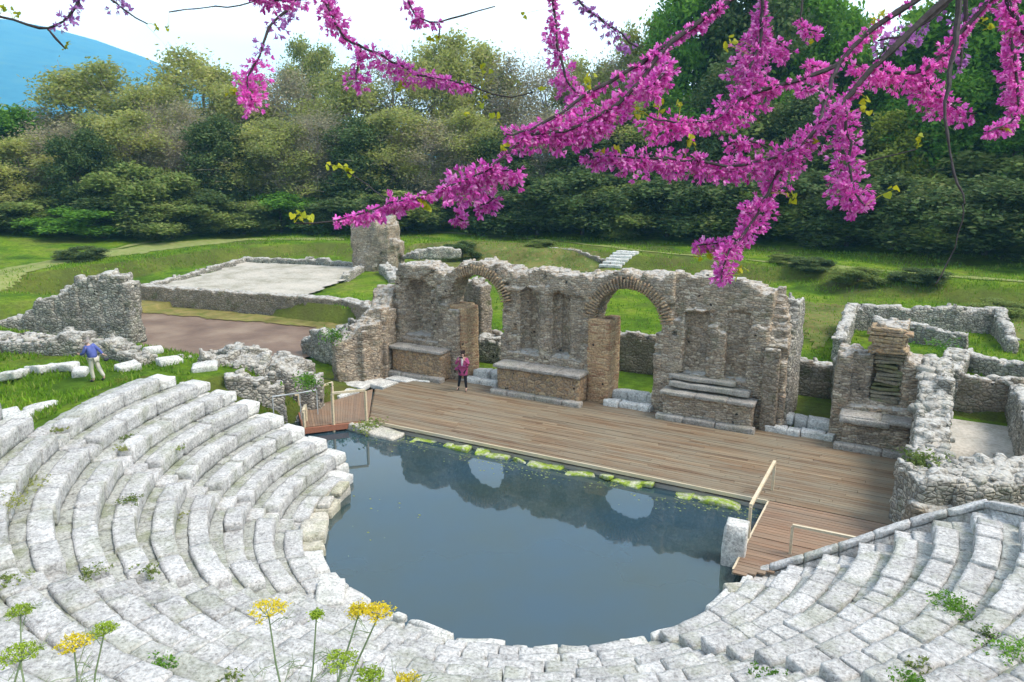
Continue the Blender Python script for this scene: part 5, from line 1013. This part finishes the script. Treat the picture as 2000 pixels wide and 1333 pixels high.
def person(p, rz, J, label, top, low, hairm, coat_r=1.0, coat_len=False):
    """J: joint positions in metres, x right, y forward(-y is the front), z up; built in the local frame of the empty"""
    e = empty('person', p, label, 'person'); e.rotation_euler = (0, 0, rz); K = {k: np.array(v, float) for k, v in J.items()}
    V = [K['pelvis'], K['waist'], K['chest'], K['neck'], K['headb'], K['head'], K['crown']]; E_ = [(i, i+1) for i in range(6)]; rad = [(.15, .11), (.125, .10), (.16, .11), .052, .062, .088, .05]
    for s_ in 'LR':
        i = len(V); V += [K['sh'+s_], K['el'+s_], K['wr'+s_], K['hd'+s_]]; rad += [.058, .043, .03, (.034, .02)]; E_ += [(2, i), (i, i+1), (i+1, i+2), (i+2, i+3)]
        d = K['hd'+s_]-K['wr'+s_]; d = d/np.linalg.norm(d); sd_ = np.cross(d, [0, 1, .2]); sd_ /= np.linalg.norm(sd_); cu_ = np.cross(sd_, d)
        for f, (o_, l_) in enumerate(((-.03, .062), (-.01, .075), (.01, .07), (.028, .055))):
            k = len(V); a_ = K['hd'+s_]+sd_*o_+d*.03; V += [a_, a_+d*l_*.5+cu_*.01, a_+d*l_*.85+cu_*.03]; rad += [.010, .009, .007]; E_ += [(i+3, k), (k, k+1), (k+1, k+2)]
        k = len(V); a_ = K['wr'+s_]+d*.04-sd_*.035; V += [a_, a_-sd_*.02+d*.035+cu_*.015]; rad += [.012, .008]; E_ += [(i+3, k), (k, k+1)]
        i = len(V); V += [K['hip'+s_], K['kn'+s_], K['an'+s_], K['to'+s_]]; rad += [.09, .06, .04, (.042, .03)]; E_ += [(0, i), (i, i+1), (i+1, i+2), (i+2, i+3)]
    skin('body', V, E_, rad, M['skin'], e)
    # face: nose, brow, eyes, mouth and ears on the head
    hd, fd_ = K['head'], K['face']/np.linalg.norm(K['face']); sd_ = np.cross(fd_, [0, 0, 1]); sd_ /= np.linalg.norm(sd_)
    mb = MB(); mb.tube([hd+fd_*.085+(0, 0, .015), hd+fd_*.112+(0, 0, -.015), hd+fd_*.09+(0, 0, -.025)], [.008, .013, .008], 6)
    for s_ in (-1, 1): mb.tube([hd+sd_*s_*.085+(0, 0, .02), hd+sd_*s_*.098, hd+sd_*s_*.085+(0, 0, -.025)], [.01, .018, .008], 6)
    mb.build('nose_and_ears', M['skin'], e, True, False)
    mb = MB()
    for s_ in (-1, 1): mb.tube([hd+fd_*.083+sd_*(s_*.033-.01)+(0, 0, .012), hd+fd_*.085+sd_*(s_*.033+.01)+(0, 0, .012)], .006, 5)
    mb.tube([hd+fd_*.083-sd_*.02+(0, 0, -.05), hd+fd_*.085+sd_*.02+(0, 0, -.05)], .005, 5); mb.build('eyes_and_mouth', M['hair'], e, True, False)
    c = 1.15*coat_r; V = [K['pelvis']+(0, 0, -.02), K['waist'], K['chest'], (K['chest']+K['neck'])/2+(0, 0, .02)]; rad = [(.185*c, .15*c), (.15*c, .13*c), (.175*c, .135*c), .08]; E_ = [(0, 1), (1, 2), (2, 3)]
    for s_ in 'LR': i = len(V); V += [K['sh'+s_], K['el'+s_], K['wr'+s_]]; rad += [.078, .06, .045]; E_ += [(2, i), (i, i+1), (i+1, i+2)]
    if coat_len: V.append(K['pelvis']+(0, 0, -.22)); rad.append((.2, .17)); E_.append((0, len(V)-1))
    skin('jacket', V, E_, rad, M[top], e)
    V = [K['pelvis']]; rad = [(.16, .125)]; E_ = []
    for s_ in 'LR': i = len(V); V += [K['hip'+s_], K['kn'+s_], K['an'+s_]+(0, 0, .03)]; w_ = 1.0 if low == 'leg' else 1.25; rad += [.1, .068*w_, .048*w_]; E_ += [(0, i), (i, i+1), (i+1, i+2)]
    skin('trousers', V, E_, rad, M[low], e)
    for s_ in 'LR': skin('shoe', [K['an'+s_]+(0, 0, -.01), (K['an'+s_]+K['to'+s_])/2+(0, 0, -.012), K['to'+s_]], [(0, 1), (1, 2)], [.05, .05, .042], M['shoe'], e)
    bk = -fd_; skin('hair', [K['head']+bk*.03+(0, 0, .02), K['crown']+bk*.015+(0, 0, -.01), K['head']+bk*.05+(0, 0, -.07)], [(0, 1), (0, 2)], [.096, .07, .06], M[hairm], e); return e
# woman on the stage, legs apart, raising a phone to her face
wp_ = at(905, 763, 0); J = dict(pelvis=(0, 0, .88), waist=(0, 0, 1.04), chest=(0, 0, 1.26), neck=(0, 0, 1.42), headb=(0, -.01, 1.47), head=(0, -.015, 1.55), crown=(0, -.01, 1.62), face=(.2, -1, 0), shL=(-.17, 0, 1.34), elL=(-.27, -.12, 1.14), wrL=(-.12, -.24, 1.36), hdL=(-.07, -.25, 1.43),
         shR=(.17, 0, 1.34), elR=(.27, -.12, 1.14), wrR=(.12, -.24, 1.36), hdR=(.07, -.25, 1.43), hipL=(-.09, 0, .84), knL=(-.15, .0, .47), anL=(-.22, .06, .09), toL=(-.25, -.10, .035), hipR=(.09, 0, .84), knR=(.11, -.04, .47), anR=(.14, -.06, .09), toR=(.17, -.22, .035))
wo = person((float(wp_[0]), float(wp_[1]), .0), R(18), J, 'dark-haired woman in magenta coat and black leggings raising a phone on the stage', 'coat', 'leg', 'hair', 1.0, True)
skin('scarf', [(-.03, -.06, 1.43), (.0, -.11, 1.36), (.0, -.145, 1.2), (0, -.15, 1.08)], [(0, 1), (1, 2), (2, 3)], [.075, .06, .045, .03], M['scarf'], wo)
mb = MB(); mb.box((0, 0, 0), (.15, .012, .075)); o = mb.build('phone', M['dark']); o.location = (wp_[0]+.26*math.sin(R(18)), wp_[1]-.26*math.cos(R(18))-.02, 1.47); o.rotation_euler = (0, 0, R(18)); tag(o, 'dark phone held up in front of the face of the woman on the stage', 'phone')
skb = skin('shoulder_bag', [(0, 0, 0), (0, 0, -.18)], [(0, 1)], [(.13, .06), (.15, .07)], M['coat'], None); skb.location = (wp_[0]-.27, wp_[1]-.02, .98); tag(skb, 'pink bag hanging at the hip of the woman on the stage', 'bag')
# man in blue on the left grass, striding left, bag in the trailing hand
mp_ = at(187, 741, 1.95)
J = dict(pelvis=(0, 0, .90), waist=(-.02, 0, 1.06), chest=(-.09, 0, 1.28), neck=(-.15, 0, 1.46), headb=(-.18, 0, 1.52), head=(-.21, 0, 1.60), crown=(-.21, 0, 1.68), face=(-1, -.1, -.15), shL=(-.12, -.18, 1.38), elL=(-.20, -.24, 1.14), wrL=(-.38, -.18, 1.08), hdL=(-.46, -.16, 1.09),
         shR=(-.08, .18, 1.38), elR=(.14, .22, 1.18), wrR=(.32, .14, 1.05), hdR=(.40, .12, 1.03), hipL=(0, -.10, .87), knL=(-.06, -.10, .48), anL=(0, -.1, .09), toL=(-.16, -.1, .035), hipR=(0, .10, .87), knR=(.12, .1, .50), anR=(.30, .1, .14), toR=(.16, .1, .035))
man = person((float(mp_[0]), float(mp_[1]), float(hgt(mp_[0], mp_[1]))), R(20), J, 'man in blue jacket and beige trousers walking left on the grass above the seats', 'blue', 'beige', 'greyh', 1.05)
man.scale = (.9, .9, .9); bgp = man.location+Vector((.43*math.cos(R(20))-.12*math.sin(R(20)), .43*math.sin(R(20))+.12*math.cos(R(20)), .93))*.9; bg2 = skin('shoulder_bag', [(0, 0, 0), (.05, 0, -.14)], [(0, 1)], [(.12, .07), (.10, .06)], M['dark'], None); bg2.location = bgp; tag(bg2, 'dark bag in the trailing hand of the man in blue', 'bag')
# ------------------------------------------------------------------ the air
mb = MB(); mb.box((0, 0, 297.5), (6700, 6700, 600)); hz = mb.build('haze', None)
m = bpy.data.materials.new('haze_air'); m.use_nodes = True; nt = m.node_tree; nt.nodes.clear(); o_ = N(nt, 'ShaderNodeOutputMaterial'); v = N(nt, 'ShaderNodeVolumePrincipled')
v.inputs['Color'].default_value = (.28, .70, 1, 1); v.inputs['Density'].default_value = .00032; v.inputs['Anisotropy'].default_value = .0; L(nt, v.outputs[0], o_.inputs['Volume'])
hz.data.materials.append(m); tag(hz, 'thin blue air that fades the far mountain', kind='stuff')
